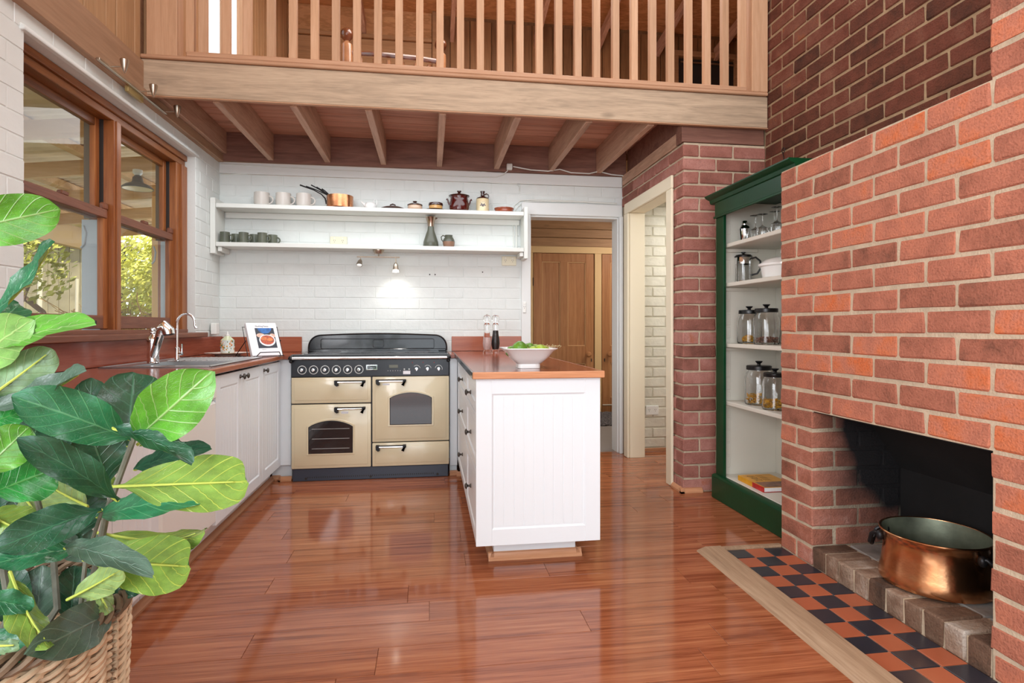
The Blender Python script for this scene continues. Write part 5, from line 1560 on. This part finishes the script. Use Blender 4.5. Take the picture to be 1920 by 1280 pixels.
MB().lathe([(.026, 0), (.028, .05), (.022, .11), (.005, .14), (.0035, .15), (.0035, .206), (.03, .213), (0, .215)], 20, glass).build('bowl', t)
t = thing('tumbler', (2.09, 3.26, S1), 'small clear tumbler at the back of the top bookcase shelf', 'glass')
MB().lathe([(0, .006), (.022, .004), (.024, 0), (.026, .005), (.030, .075), (.028, .075), (.024, .008), (0, .008)], 20, glass).build('cup', t)
t = thing('french_press', (1.985, 3.42, S2), 'glass coffee plunger with black handle and lid on the second bookcase shelf', 'coffee maker')
MB().lathe([(0, .004), (.045, .004), (.047, .01), (.047, .150), (.044, .150), (.044, .012), (0, .010)], 24, glass).build('beaker', t)
MB().lathe([(.0475, .122), (.049, .122), (.049, .165), (.0475, .168)], 24, chrome).build('collar', t)
MB().lathe([(0, .166), (.053, .166), (.054, .172), (.046, .180), (.008, .183), (.006, .190), (.014, .194), (.014, .198), (0, .200)], 24, black_plastic).build('lid', t)
MB().lathe([(0, 0), (.048, 0), (.05, .006), (.048, .014), (0, .014)], 24, chrome).build('base', t)
mb = MB()
for a in (0.3, 1.9, 3.5, 5.1): mb.tube([(.049 * math.cos(a), .049 * math.sin(a), .005), (.049 * math.cos(a), .049 * math.sin(a), .14)], .0025, chrome, 6)
mb.build('frame_rods', t)
cdx, cdy = .70, -.71
MB().tube([(.05 * cdx, .05 * cdy, .155), (.075 * cdx, .075 * cdy, .160), (.102 * cdx, .102 * cdy, .135), (.104 * cdx, .104 * cdy, .09), (.085 * cdx, .085 * cdy, .058), (.05 * cdx, .05 * cdy, .05)], .006, black_plastic, 10).build('handle', t)
MB().tube([(0, 0, .02), (0, 0, .19)], .002, chrome, 6).build('plunger_rod', t)
t = thing('casserole_dish', (2.03, 3.045, S2), 'white ceramic casserole dish with lid on the second bookcase shelf', 'dish')
MB().lathe([(0, 0), (.118, 0), (.126, .008), (.136, .066), (.148, .072), (.149, .084), (.142, .088), (.132, .084), (.12, .01), (0, .01)], 40, ceramic_white).build('body', t)
MB().lathe([(.139, .088), (.12, .106), (.07, .122), (.026, .128), (.02, .136), (.030, .150), (.028, .165), (.014, .172), (0, .173), (0, .17)][:9], 40, ceramic_white).build('lid', t)
for a in range(0, 360, 12):
    pass
def jar(x, y, z, r, h, m, fillh, label, kind):
    t = thing('storage_jar', (x, y, z), label, 'jar', 'glass storage jars in the bookcase')
    MB().lathe([(0, .004), (r * .9, .004), (r * .93, 0), (r, .010), (r, h * .72), (r * .92, h * .83), (r * .80, h * .90), (r * .80, h * .95), (r * .76, h * .95), (r * .76, h * .89), (r * .88, h * .82), (r * .955, h * .71), (r * .955, .012), (0, .010)], 28, glass).build('body', t)
    lid = MB().lathe([(0, h * .93), (r * .86, h * .93), (r * .88, h * .94), (r * .88, h * 1.03), (r * .84, h * 1.045), (.012, h * 1.05), (.009, h * 1.09), (.020, h * 1.14), (.021, h * 1.165), (0, h * 1.17)], 24, black_plastic).build('lid', t)
    mb = MB(); rj = random.Random(kind)
    n = {'penne': 90, 'rings': 46, 'beans': 260}[kind]
    for i in range(n):
        a = rj.uniform(0, 2 * pi); q = r * .86 * math.sqrt(rj.random()); zz = .016 + fillh * rj.random() * (1.0 if q < r * .5 else .85)
        p = Vector((q * math.cos(a), q * math.sin(a), zz))
        if kind == 'penne':
            d = Vector((rj.uniform(-1, 1), rj.uniform(-1, 1), rj.uniform(-.35, .35))).normalized() * .014
            if (p + d).xy.length > r * .9 or (p - d).xy.length > r * .9: d *= .3
            mb.tube([p - d, p + d], .0036, m, 5)
        elif kind == 'rings':
            if q > r * .72: p *= .75; p.z = zz
            s_ = rj.uniform(.012, .015); u = Vector((math.cos(a), math.sin(a), 0)); w = Vector((0, 0, 1)); v_ = u.cross(w)
            mb.tube([p + v_ * s_ * math.cos(k * pi / 5) + w * s_ * .8 * (math.sin(k * pi / 5) + 1) for k in range(10)], .0028, m, 4, closed=True)
        else:
            mb.sphere(.0055, p, m, (1, .8, .7), 5)
    tag(mb.build('contents', t), kind='stuff')
jar(1.985, 3.352, S3, .072, .200, pasta, .020, 'glass jar with a few pasta rings on the third bookcase shelf, far one', 'rings')
jar(1.99, 3.175, S3, .074, .205, beans, .035, 'glass jar with speckled beans on the third bookcase shelf, nearer one', 'beans')
jar(1.985, 3.245, S4, .082, .226, pasta, .060, 'large glass jar of pasta tubes on the fourth bookcase shelf, far one', 'penne')
jar(1.955, 3.035, S4, .070, .200, pasta, .050, 'glass jar of pasta cut off by the brick edge on the fourth shelf', 'penne')
t = thing('recipe_book', (1.99, 3.18, S0), 'thick yellow and red hardback book lying on the bottom bookcase shelf', 'book')
mb = MB(); mb.box(-.095, .11, -.137, .137, .003, .027, paper_white, .001); mb.build('pages', t)
mb = MB(); mb.box(-.098, .112, -.14, .14, .027, .030, book_yellow, .001); mb.build('front_cover', t)
MB().box(-.098, .112, -.14, .14, 0, .003, book_red, .001).build('back_cover', t)
MB().box(-.100, -.096, -.02, .14, 0, .030, book_yellow, .001).build('spine', t)
MB().box(-.1005, -.0965, -.14, -.02, 0, .030, book_red, .001).build('spine_red_end', t)
MB().box(-.09, .108, -.138, -.03, .0301, .0306, book_brown, 0).build('cover_picture', t)
mb = MB(); rb_ = random.Random(4)
for i in range(7):
    y = .105 - .017 * i
    for k in range(2): mb.box(-.06 + k * .055, -.015 + k * .055, y, y + rb_.uniform(.002, .004), .0301, .0305, ink)
    mb.box(-.06 + (i % 3) * .02, -.056 + (i % 3) * .02, y - .008, y + .004, .0301, .0305, ink)
mb.build('cover_lettering', t)
t = thing('wire_hook', (2.235, 3.38, 1.952), 'twisted black wire hook standing behind the green bookcase top', 'hook')
pts = [(.003 * math.cos(k * .9), .003 * math.sin(k * .9), k * .011) for k in range(24)]
pts += [(0, .014 * math.sin(a), .275 - .016 * math.cos(a)) for a in [k * pi / 5 for k in range(1, 10)]] + [(0, 0, .258)]
MB().tube(pts, .0028, iron, 6).build('wire', t)

# ================================================================ COPPER POT
cp = thing('copper_pot', (1.955, 1.985, .1025), 'big old copper cauldron with two iron handles on the firebox hearth', 'pot')
MB().lathe([(0, 0), (.185, 0), (.200, .006), (.203, .02), (.196, .06), (.186, .12), (.184, .17), (.192, .198), (.197, .203), (.197, .208), (.190, .209)], 56, copper_old).build('body', cp)
MB().lathe([(.190, .2085), (.182, .168), (.184, .12), (.193, .06), (.196, .012), (0, .006)], 56, copper_in).build('inside', cp)
MB().tube([(.196 * math.cos(a * pi / 24), .196 * math.sin(a * pi / 24), .206) for a in range(48)], .0055, copper_old, 8, closed=True).build('rim', cp)
for s in (1, -1):
    a0 = math.atan2(-.93, .33) if s > 0 else math.atan2(.93, -.33)
    if s < 0: a0 = math.atan2(.80, -.60)
    h = thing('handle', (0, 0, 0), None, None); h.parent = cp; h.rotation_euler = (0, 0, a0)
    bpy.data.objects.remove(h)
    M_ = Matrix.Rotation(a0, 3, 'Z')
    pts = [Vector((.188, -.05, .165)), Vector((.205, -.05, .172)), Vector((.222, -.045, .158)), Vector((.232, -.03, .120)), Vector((.232, 0, .105)), Vector((.232, .03, .120)), Vector((.222, .045, .158)), Vector((.205, .05, .172)), Vector((.188, .05, .165))]
    hm = MB().tube([M_ @ p for p in pts], [.010, .009, .009, .009, .009, .009, .009, .009, .010], iron, 10).build('handle', cp)
    mb = MB()
    mb.mats
    for q in (-.05, .05): MB().sphere(.017, M_ @ Vector((.189, q, .162)), iron, (1, 1, 1.3), 10).build('handle_lug', hm)

cp.scale = (.93, .93, .95)
# ================================================================ POTTED PLANT
pt = thing('potted_plant', (-.957, 1.353, 0), 'large artificial fiddle-leaf plant in a wicker basket at the left foreground', 'plant')
def leaf(base, tip, width, nrm, mat, fold=.12, bend=.06, twist=0.0, ripple=.006):
    B, T = Vector(base), Vector(tip); ax = (T - B); L = ax.length; ax.normalize()
    n = Vector(nrm); n = (n - ax * n.dot(ax)).normalized(); sd = ax.cross(n)
    NS, NW = 18, 5
    ws = [0, .10, .30, .52, .66, .76, .84, .90, .95, .985, 1.0, .99, .965, .925, .87, .79, .67, .46, .04]
    b = bmesh.new(); uvl = b.loops.layers.uv.new('UVMap'); rows = []
    off = Vector(base) - parent_world(pt)
    for i in range(NS + 1):
        s = i / NS; w = ws[i] * width / 2
        w = max(w, .003)
        tw = twist * (s - .3)
        u_ = sd * math.cos(tw) + n * math.sin(tw); m_ = n * math.cos(tw) - sd * math.sin(tw)
        c = ax * (s * L) + n * (bend * L * math.sin(pi * s) - 0 * s)
        row = []
        for j in range(-NW, NW + 1):
            q = j / NW
            ph = ((s - .28 * abs(q)) * 7) % 1.0
            pk = ripple * (math.sin(pi * ph) - .6) * (1 - abs(q) * .4) * min(1, ws[i] * 1.2)
            edge = ripple * .9 * math.sin(s * 15 + (2 if q > 0 else 0)) * abs(q) ** 2
            p = c + u_ * (q * w) + m_ * (fold * width * (abs(q) ** 1.3) * ws[i] + pk + edge)
            row.append((b.verts.new(off + p), s, (q + 1) / 2))
        rows.append(row)
    for A, Bv in zip(rows, rows[1:]):
        for j in range(2 * NW):
            f = b.faces.new((A[j][0], Bv[j][0], Bv[j + 1][0], A[j + 1][0])); f.smooth = True
            for lp, d in zip(f.loops, (A[j], Bv[j], Bv[j + 1], A[j + 1])): lp[uvl].uv = (d[1], d[2])
    b.normal_update()
    if rows[9] and b.faces:
        f = list(b.faces)[9 * 2 * NW + NW]
        if f.normal.dot(n) < 0: bmesh.ops.reverse_faces(b, faces=b.faces)
    mb = MB(); mb.bm.free(); mb.bm = b; mb.mats = [mat]
    # midrib and stalk as a slim raised cord
    pts = [off - n * .002]
    for i in range(0, NS - 1, 2):
        s = i / NS
        pts.append(off + ax * (s * L) + n * (bend * L * math.sin(pi * s) - .0028 - .6 * ripple * .6))
    me = mb.mesh('leaf'); o = link('leaf', me, pt)
    MB().tube(pts, [.0034 - .0026 * k / len(pts) for k in range(len(pts))], MATS['leaf_rib'], 6).build('midrib', o)
    return o
plain('leaf_rib', 'b9c65a', .4)
LM = dict(d=leaf_dark, e=leaf_deep, g=leaf_grey, m=leaf_mid, l=leaf_lime, p=leaf_pale)
LEAVES = [
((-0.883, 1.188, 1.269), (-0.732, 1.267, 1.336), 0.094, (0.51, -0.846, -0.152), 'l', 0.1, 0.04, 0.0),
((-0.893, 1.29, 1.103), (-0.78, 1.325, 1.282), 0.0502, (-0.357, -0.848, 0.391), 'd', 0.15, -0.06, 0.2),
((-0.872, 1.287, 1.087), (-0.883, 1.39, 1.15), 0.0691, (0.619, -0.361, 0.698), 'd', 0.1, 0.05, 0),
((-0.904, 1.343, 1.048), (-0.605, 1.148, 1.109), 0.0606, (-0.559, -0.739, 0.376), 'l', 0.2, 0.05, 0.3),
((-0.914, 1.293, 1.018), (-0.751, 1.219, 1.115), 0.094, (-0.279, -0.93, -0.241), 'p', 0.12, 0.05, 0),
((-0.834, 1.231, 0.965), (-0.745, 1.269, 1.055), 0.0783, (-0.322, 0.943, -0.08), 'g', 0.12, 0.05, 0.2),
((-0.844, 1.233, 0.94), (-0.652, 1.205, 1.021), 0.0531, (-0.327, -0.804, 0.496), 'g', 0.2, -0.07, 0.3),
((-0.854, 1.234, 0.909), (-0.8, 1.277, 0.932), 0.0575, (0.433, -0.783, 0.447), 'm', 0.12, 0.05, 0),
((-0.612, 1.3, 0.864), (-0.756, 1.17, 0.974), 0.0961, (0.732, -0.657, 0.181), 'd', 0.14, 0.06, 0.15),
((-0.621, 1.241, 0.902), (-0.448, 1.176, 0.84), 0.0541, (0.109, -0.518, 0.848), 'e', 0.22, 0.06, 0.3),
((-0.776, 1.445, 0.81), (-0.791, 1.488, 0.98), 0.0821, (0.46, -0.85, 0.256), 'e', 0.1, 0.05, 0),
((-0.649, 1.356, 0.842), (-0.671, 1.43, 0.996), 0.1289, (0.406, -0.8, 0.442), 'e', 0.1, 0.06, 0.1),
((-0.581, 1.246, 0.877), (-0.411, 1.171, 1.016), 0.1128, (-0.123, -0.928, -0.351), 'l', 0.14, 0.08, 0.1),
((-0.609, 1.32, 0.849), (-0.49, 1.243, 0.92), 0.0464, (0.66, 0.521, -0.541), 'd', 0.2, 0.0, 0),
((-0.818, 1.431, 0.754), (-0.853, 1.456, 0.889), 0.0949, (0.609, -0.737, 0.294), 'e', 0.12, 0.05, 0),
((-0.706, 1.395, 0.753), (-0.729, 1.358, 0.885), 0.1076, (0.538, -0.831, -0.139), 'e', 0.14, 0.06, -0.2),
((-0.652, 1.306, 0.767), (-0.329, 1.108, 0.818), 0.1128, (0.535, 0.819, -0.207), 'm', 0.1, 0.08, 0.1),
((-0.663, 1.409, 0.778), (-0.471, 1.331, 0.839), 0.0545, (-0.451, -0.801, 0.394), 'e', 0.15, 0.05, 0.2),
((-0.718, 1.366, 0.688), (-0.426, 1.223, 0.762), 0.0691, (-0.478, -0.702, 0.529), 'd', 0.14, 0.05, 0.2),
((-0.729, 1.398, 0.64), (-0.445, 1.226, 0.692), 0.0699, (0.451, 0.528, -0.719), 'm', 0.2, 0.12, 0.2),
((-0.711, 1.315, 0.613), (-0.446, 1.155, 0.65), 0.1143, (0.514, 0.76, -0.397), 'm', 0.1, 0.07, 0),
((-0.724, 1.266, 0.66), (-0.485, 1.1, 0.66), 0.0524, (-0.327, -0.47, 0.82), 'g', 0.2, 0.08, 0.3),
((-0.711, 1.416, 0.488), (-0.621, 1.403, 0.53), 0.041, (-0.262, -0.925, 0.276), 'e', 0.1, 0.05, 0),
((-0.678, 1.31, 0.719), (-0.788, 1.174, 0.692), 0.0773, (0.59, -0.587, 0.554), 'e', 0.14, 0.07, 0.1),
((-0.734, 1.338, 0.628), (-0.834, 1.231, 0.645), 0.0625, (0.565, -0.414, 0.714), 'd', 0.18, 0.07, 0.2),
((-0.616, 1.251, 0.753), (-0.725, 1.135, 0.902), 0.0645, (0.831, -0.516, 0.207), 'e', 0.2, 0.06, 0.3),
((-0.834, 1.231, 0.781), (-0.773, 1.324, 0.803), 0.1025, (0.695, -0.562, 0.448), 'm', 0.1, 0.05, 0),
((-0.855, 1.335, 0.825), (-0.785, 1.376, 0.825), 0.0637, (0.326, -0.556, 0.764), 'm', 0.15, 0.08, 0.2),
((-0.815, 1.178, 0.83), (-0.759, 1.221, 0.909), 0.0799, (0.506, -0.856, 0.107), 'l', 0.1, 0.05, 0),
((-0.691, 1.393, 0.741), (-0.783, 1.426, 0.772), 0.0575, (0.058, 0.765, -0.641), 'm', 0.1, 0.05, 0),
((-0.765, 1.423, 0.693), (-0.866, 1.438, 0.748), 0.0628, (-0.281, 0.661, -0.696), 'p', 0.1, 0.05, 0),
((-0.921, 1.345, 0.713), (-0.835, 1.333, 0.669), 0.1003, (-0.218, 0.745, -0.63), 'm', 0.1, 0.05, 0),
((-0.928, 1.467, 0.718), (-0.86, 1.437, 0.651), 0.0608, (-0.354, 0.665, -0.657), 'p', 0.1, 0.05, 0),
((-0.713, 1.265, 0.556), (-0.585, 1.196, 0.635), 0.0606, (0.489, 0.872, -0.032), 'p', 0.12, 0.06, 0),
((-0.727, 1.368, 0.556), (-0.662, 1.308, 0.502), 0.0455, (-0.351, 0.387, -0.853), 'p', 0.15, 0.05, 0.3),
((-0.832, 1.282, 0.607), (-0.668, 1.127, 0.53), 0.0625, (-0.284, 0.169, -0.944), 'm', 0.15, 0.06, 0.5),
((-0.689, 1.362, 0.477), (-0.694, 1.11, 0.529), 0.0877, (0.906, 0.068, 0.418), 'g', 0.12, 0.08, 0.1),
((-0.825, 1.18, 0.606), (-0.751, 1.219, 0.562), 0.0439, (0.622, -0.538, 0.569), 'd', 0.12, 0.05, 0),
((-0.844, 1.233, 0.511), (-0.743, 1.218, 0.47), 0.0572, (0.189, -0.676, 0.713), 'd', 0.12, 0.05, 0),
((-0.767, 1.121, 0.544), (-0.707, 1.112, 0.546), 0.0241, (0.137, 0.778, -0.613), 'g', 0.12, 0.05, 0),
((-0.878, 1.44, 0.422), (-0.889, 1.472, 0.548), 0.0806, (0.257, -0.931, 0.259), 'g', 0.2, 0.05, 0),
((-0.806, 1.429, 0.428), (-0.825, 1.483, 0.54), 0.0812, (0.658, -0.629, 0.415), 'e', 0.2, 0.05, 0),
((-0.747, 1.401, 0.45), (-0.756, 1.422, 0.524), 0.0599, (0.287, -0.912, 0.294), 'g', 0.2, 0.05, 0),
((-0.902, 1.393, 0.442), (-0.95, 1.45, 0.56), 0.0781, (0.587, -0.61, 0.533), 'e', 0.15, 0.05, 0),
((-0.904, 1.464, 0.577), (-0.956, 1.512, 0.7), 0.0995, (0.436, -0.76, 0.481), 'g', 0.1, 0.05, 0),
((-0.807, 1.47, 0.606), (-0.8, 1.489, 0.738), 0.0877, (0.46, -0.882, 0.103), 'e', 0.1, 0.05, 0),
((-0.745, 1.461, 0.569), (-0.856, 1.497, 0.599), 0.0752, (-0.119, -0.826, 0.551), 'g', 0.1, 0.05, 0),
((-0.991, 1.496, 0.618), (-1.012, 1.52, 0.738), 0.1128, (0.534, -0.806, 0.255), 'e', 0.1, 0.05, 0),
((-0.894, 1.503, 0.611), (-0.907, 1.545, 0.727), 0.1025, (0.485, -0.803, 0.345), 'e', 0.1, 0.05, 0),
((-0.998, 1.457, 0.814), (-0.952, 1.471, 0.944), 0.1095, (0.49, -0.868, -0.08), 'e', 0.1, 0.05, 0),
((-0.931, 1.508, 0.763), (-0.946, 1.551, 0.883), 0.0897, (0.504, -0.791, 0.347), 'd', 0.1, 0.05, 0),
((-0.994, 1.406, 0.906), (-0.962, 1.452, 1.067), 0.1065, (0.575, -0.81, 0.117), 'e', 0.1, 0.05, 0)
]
for (b_, t_, w_, n_, m_, fo, be, tw) in LEAVES:
    leaf(b_, t_, w_, n_, LM[m_], fo, be, tw)
STEMS = [([(-0.93, 1.38, 0.28), (-0.814, 1.4, 0.479), (-0.842, 1.435, 0.573), (-0.89, 1.441, 0.754), (-0.925, 1.396, 0.929), (-0.954, 1.35, 1.07)], 0.008), ([(-0.88, 1.36, 0.28), (-0.741, 1.38, 0.495), (-0.724, 1.387, 0.596), (-0.695, 1.363, 0.697), (-0.654, 1.327, 0.775), (-0.612, 1.3, 0.864), (-0.607, 1.3, 0.903)], 0.009), ([(-0.97, 1.33, 0.28), (-0.866, 1.337, 0.502), (-0.893, 1.341, 0.669), (-0.882, 1.289, 0.815), (-0.89, 1.26, 1.01), (-0.89, 1.209, 1.272)], 0.008), ([(-0.9, 1.3, 0.28), (-0.722, 1.316, 0.502), (-0.711, 1.315, 0.613), (-0.678, 1.31, 0.713)], 0.006)]
for pts, r in STEMS:
    o_ = Vector(pt.location)
    MB().tube([Vector(p) - o_ for p in pts], [r - (r * .4) * k / (len(pts) - 1) for k in range(len(pts))], trunk_mat, 8).build('stem', pt)
# basket
bk = thing('wicker_basket', (-.957, 1.353, 0), 'round woven wicker basket holding the potted plant, bottom left', 'basket')
def brad(z): return .245 + .030 * math.sin(min(z / .5, 1) * pi * .55)
NST = 38
rows_b = 27
for r_ in range(rows_b):
    z = .012 + r_ * .0172
    for ph in (0, 1):
        pts = []; K = NST * 4
        for k in range(K):
            a = 2 * pi * k / K
            w = math.cos(NST * a / 2 * 1 + ph * pi)
            rr_ = brad(z) + .0085 * w
            zz = z + .006 * math.sin(NST * a / 2 + ph * pi) + .004 * math.sin(3 * a + r_)
            pts.append((rr_ * math.cos(a), rr_ * math.sin(a), zz))
        o = MB().tube(pts, .0056 + .001 * ((r_ * 7 + ph * 3) % 3) / 2, wicker, 6, closed=True).build('weaver', bk)
mbk = MB()
stake = MB()
for k in range(NST):
    a = 2 * pi * (k + .5) / NST
    o = MB().tube([(brad(z) * math.cos(a), brad(z) * math.sin(a), z) for z in (0, .12, .24, .36, .475)], .005, wicker, 6)
    o.build('stake', bk)
for ph in range(4):
    pts = []; K = 160
    for k in range(K):
        a = 2 * pi * k / K; th = a * 14 + ph * pi / 2
        pts.append(((brad(.5) + .014 * math.cos(th)) * math.cos(a), (brad(.5) + .014 * math.cos(th)) * math.sin(a), .486 + .015 * math.sin(th)))
    MB().tube(pts, .0075, wicker_dark, 6, closed=True).build('rim_braid', bk)
MB().cyl(.235, .002, .012, wicker, n=40).build('base', bk)
MB().lathe([(0, .014), (.14, .014), (.18, .30), (.175, .30), (.17, .285), (0, .285)], 30, black_plastic).build('inner_pot', pt)
MB().lathe([(0, .300), (.10, .298), (.168, .288), (.168, .286), (0, .286)], 24, soil).build('soil', pt)

# ================================================================ OUTSIDE
struct(boxat('ground', (-40, -1.88, -6, 40, -.3, -.12), ground_mat, None, 0), 'garden ground outside the kitchen window', 'ground')
ve = thing('verandah', (-3.1, 5.5, -.12), 'timber verandah roof with corrugated sheeting outside the kitchen window', 'verandah')
def rz(x): return 2.47 + .105 * (x + 2.667)
for y in (1.6, 2.5, 3.37, 4.25, 5.13, 6.01, 6.89, 7.77):
    mb = MB(); mb.prism([(x, rz(x) - dz) for x, dz in ((-4.5, .12), (-1.9, .12), (-1.9, 0), (-4.5, 0))], y - .022, y + .022, 'y', verandah_wood, .002)
    mb.build('rafter', ve, (3.1, -5.5, .12))
for x in (-2.15, -2.75, -3.4, -4.05):
    boxat('purlin', (x - .04, x + .04, 1.4, 8.2, rz(x) + .001, rz(x) + .07), verandah_wood, ve, .002)
b = bmesh.new(); NXr, NYr = 4, 560
vs = [[b.verts.new((-4.6 + 2.7 * i / NXr, 1.3 + 7.0 * j / NYr, rz(-4.6 + 2.7 * i / NXr) + .085 + .009 * math.sin(2 * pi * j / 7))) for j in range(NYr + 1)] for i in range(NXr + 1)]
for i in range(NXr):
    for j in range(NYr):
        f = b.faces.new((vs[i][j], vs[i + 1][j], vs[i + 1][j + 1], vs[i][j + 1])); f.smooth = True
mb = MB(); mb.bm.free(); mb.bm = b; mb.mats = [roof_tin]
o = mb.build('roof_sheet', ve, (3.1, -5.5, .12)); md = o.modifiers.new('thickness', 'SOLIDIFY'); md.thickness = .003
boxat('outer_beam', (-4.24, -4.16, 1.2, 8.4, 2.05, 2.30), beige_paint, ve, .004)
boxat('outer_post', (-4.26, -4.14, 2.2, 2.32, -.12, 2.05), beige_paint, ve, .004)
boxat('outer_post', (-4.26, -4.14, 8.2, 8.32, -.12, 2.05), beige_paint, ve, .004)
boxat('render_column', (-2.64, -2.46, 5.95, 6.13, -.12, 2.36), ochre_paint, ve, .006)
pl_ = thing('pendant_lamp', (-2.262, 4.872, 2.18), 'grey enamel pendant lamp hanging under the verandah outside', 'lamp')
MB().lathe([(.105, 0), (.112, .002), (.108, .012), (.08, .034), (.045, .048), (.038, .060), (.034, .090), (.022, .104), (.018, .106), (.018, .11), (0, .11)], 28, tin_grey).build('shade', pl_)
MB().lathe([(.104, .002), (.09, .018), (.04, .04), (0, .045)], 28, cream_glaze).build('shade_inside', pl_)
MB().lathe([(0, .108), (.02, .108), (.034, .124), (.034, .15), (0, .155)], 18, outlet_white).build('fitting', pl_)
sd_ = thing('garden_shed', (-6.2, 10.4, -.12), 'weathered board shed across the garden, behind the thin branches', 'shed')
for i in range(15):
    x = -7.5 + i * .155
    z0 = 1.05 if x < -6.05 else 0
    boxat('board', (x, x + .15, 10.0, 10.02 + .006 * (i % 2), z0 - .12 + .0, 2.42 - .0), shed_board, sd_, .004)
boxat('back', (-7.5, -5.15, 10.6, 10.7, -.12, 2.4), shed_dark, sd_, .004)
boxat('pale_door', (-7.3, -6.45, 10.25, 10.3, -.12, .85), shed_pale, sd_, .004)
boxat('roof', (-7.7, -5.0, 9.85, 10.9, 2.42, 2.50), shed_board, sd_, .004)
fr = random.Random(11)
def leaves_mesh(n, boxes, size, mat, rnd=fr, drop=0):
    vs, fs = [], []
    for _ in range(n):
        cx, cy, cz, rx, ry, rz_ = rnd.choice(boxes)
        while True:
            p = Vector((rnd.uniform(-1, 1), rnd.uniform(-1, 1), rnd.uniform(-1, 1)))
            if p.length < 1: break
        p = Vector((cx + p.x * rx, cy + p.y * ry, cz + p.z * rz_))
        a = Vector((rnd.gauss(0, 1), rnd.gauss(0, 1), rnd.gauss(0, 1))).normalized(); u = a.orthogonal().normalized(); w = a.cross(u)
        s = size * rnd.uniform(.6, 1.3); k = len(vs)
        vs += [p - u * s, p - w * s * .45, p + u * s, p + w * s * .45]; fs.append((k, k + 1, k + 2, k + 3))
    me = bpy.data.meshes.new('foliage'); me.from_pydata([tuple(v) for v in vs], [], fs); me.materials.append(mat); return me
def shrub(name, boxes, n, size, mat, label, cat, stems=()):
    c = boxes[0]; t = thing(name, (c[0], c[1], -.12), label, cat)
    o = link('foliage', leaves_mesh(n, [(b[0] - c[0], b[1] - c[1], b[2] + .12, b[3], b[4], b[5]) for b in boxes], size, mat), t); o['kind'] = 'stuff'
    for pts, r in stems:
        MB().tube([(p[0] - c[0], p[1] - c[1], p[2] + .12) for p in pts], r, bark, 6).build('stem', t)
    return t
shrub('hedge', [(-4.05, 9.2, 1.7, .75, .7, .9), (-3.5, 9.4, 1.9, .8, .8, .8)], 8000, .045, foliage, 'bright yellow-green flowering hedge outside, seen in the right window bay', 'hedge', [(((-4.5, 9.0, -.1), (-4.4, 9.1, 1.2), (-4.6, 9, 2.3)), .04)])
shrub('garden_shrub', [(-6.2, 8.6, .75, 1.3, .6, .35), (-5.3, 8.4, .9, .4, .5, .4)], 700, .05, foliage_mid, 'loose yellow-green shrub in front of the board shed', 'shrub', [(((-6.2, 8.6, -.1), (-6.0, 8.6, .6), (-5.7, 8.6, 1.1)), .03)])
shrub('garden_tree', [(-5.6, 8.0, 2.2, 1.0, .5, .4), (-4.95, 8.2, 1.9, .3, .5, .5)], 700, .05, foliage_mid, 'thin tree with a slanting trunk beside the board shed', 'tree', [(((-6.6, 8.3, 2.6), (-5.7, 8.3, 1.9), (-5.0, 8.3, 1.3), (-4.6, 8.3, .2)), .035), (((-6.2, 8.2, 2.5), (-6.1, 8.3, 1.6), (-5.9, 8.3, .6), (-5.9, 8.3, -.1)), .02), (((-5.2, 8.2, -.1), (-5.2, 8.2, 1.4), (-4.9, 8.2, 2.2)), .03)])
shrub('tall_hedge', [(-9, 15, 1.8, 3, 1, 2.0), (-5, 16, 2.0, 3, 1, 2.0), (-13, 14, 2.2, 3, 1, 2.4), (-2.2, 16, 1.8, 2, 1, 1.8)], 9000, .12, foliage_dark, 'darker tall hedge along the far side of the garden', 'hedge')
for (x, y, lb_) in ((-5.48, 9.0, 'pale thin pole standing before the board shed, taller one'), (-4.95, 8.9, 'pale thin pole standing before the board shed, shorter one')):
    t = thing('garden_pole', (x, y, -.12), lb_, 'pole')
    MB().tube([(0, 0, 0), (.03, 0, 2.3 if x < -5 else 1.9)], .03 if x < -5 else .02, pale_pole, 8).build('shaft', t)
bt = thing('bramble', (-4.0, 8.6, -.12), 'tangle of bare dry branches below the bright hedge outside', 'bush')
mb = MB()
for i in range(420):
    p = Vector((fr.uniform(-.9, .7), fr.uniform(-.3, .3), fr.uniform(.0, 1.35)))
    d = Vector((fr.gauss(0, 1), fr.gauss(0, .4), fr.gauss(0, .8))).normalized() * fr.uniform(.2, .5)
    s = Vector((fr.gauss(0, .08), 0, fr.uniform(.02, .16)))
    mb.tube([p - d, p - d * .3 + s, p + d * .4 + s, p + d], fr.uniform(.004, .009), branch_mat, 4)
tag(mb.build('branches', bt), kind='stuff')
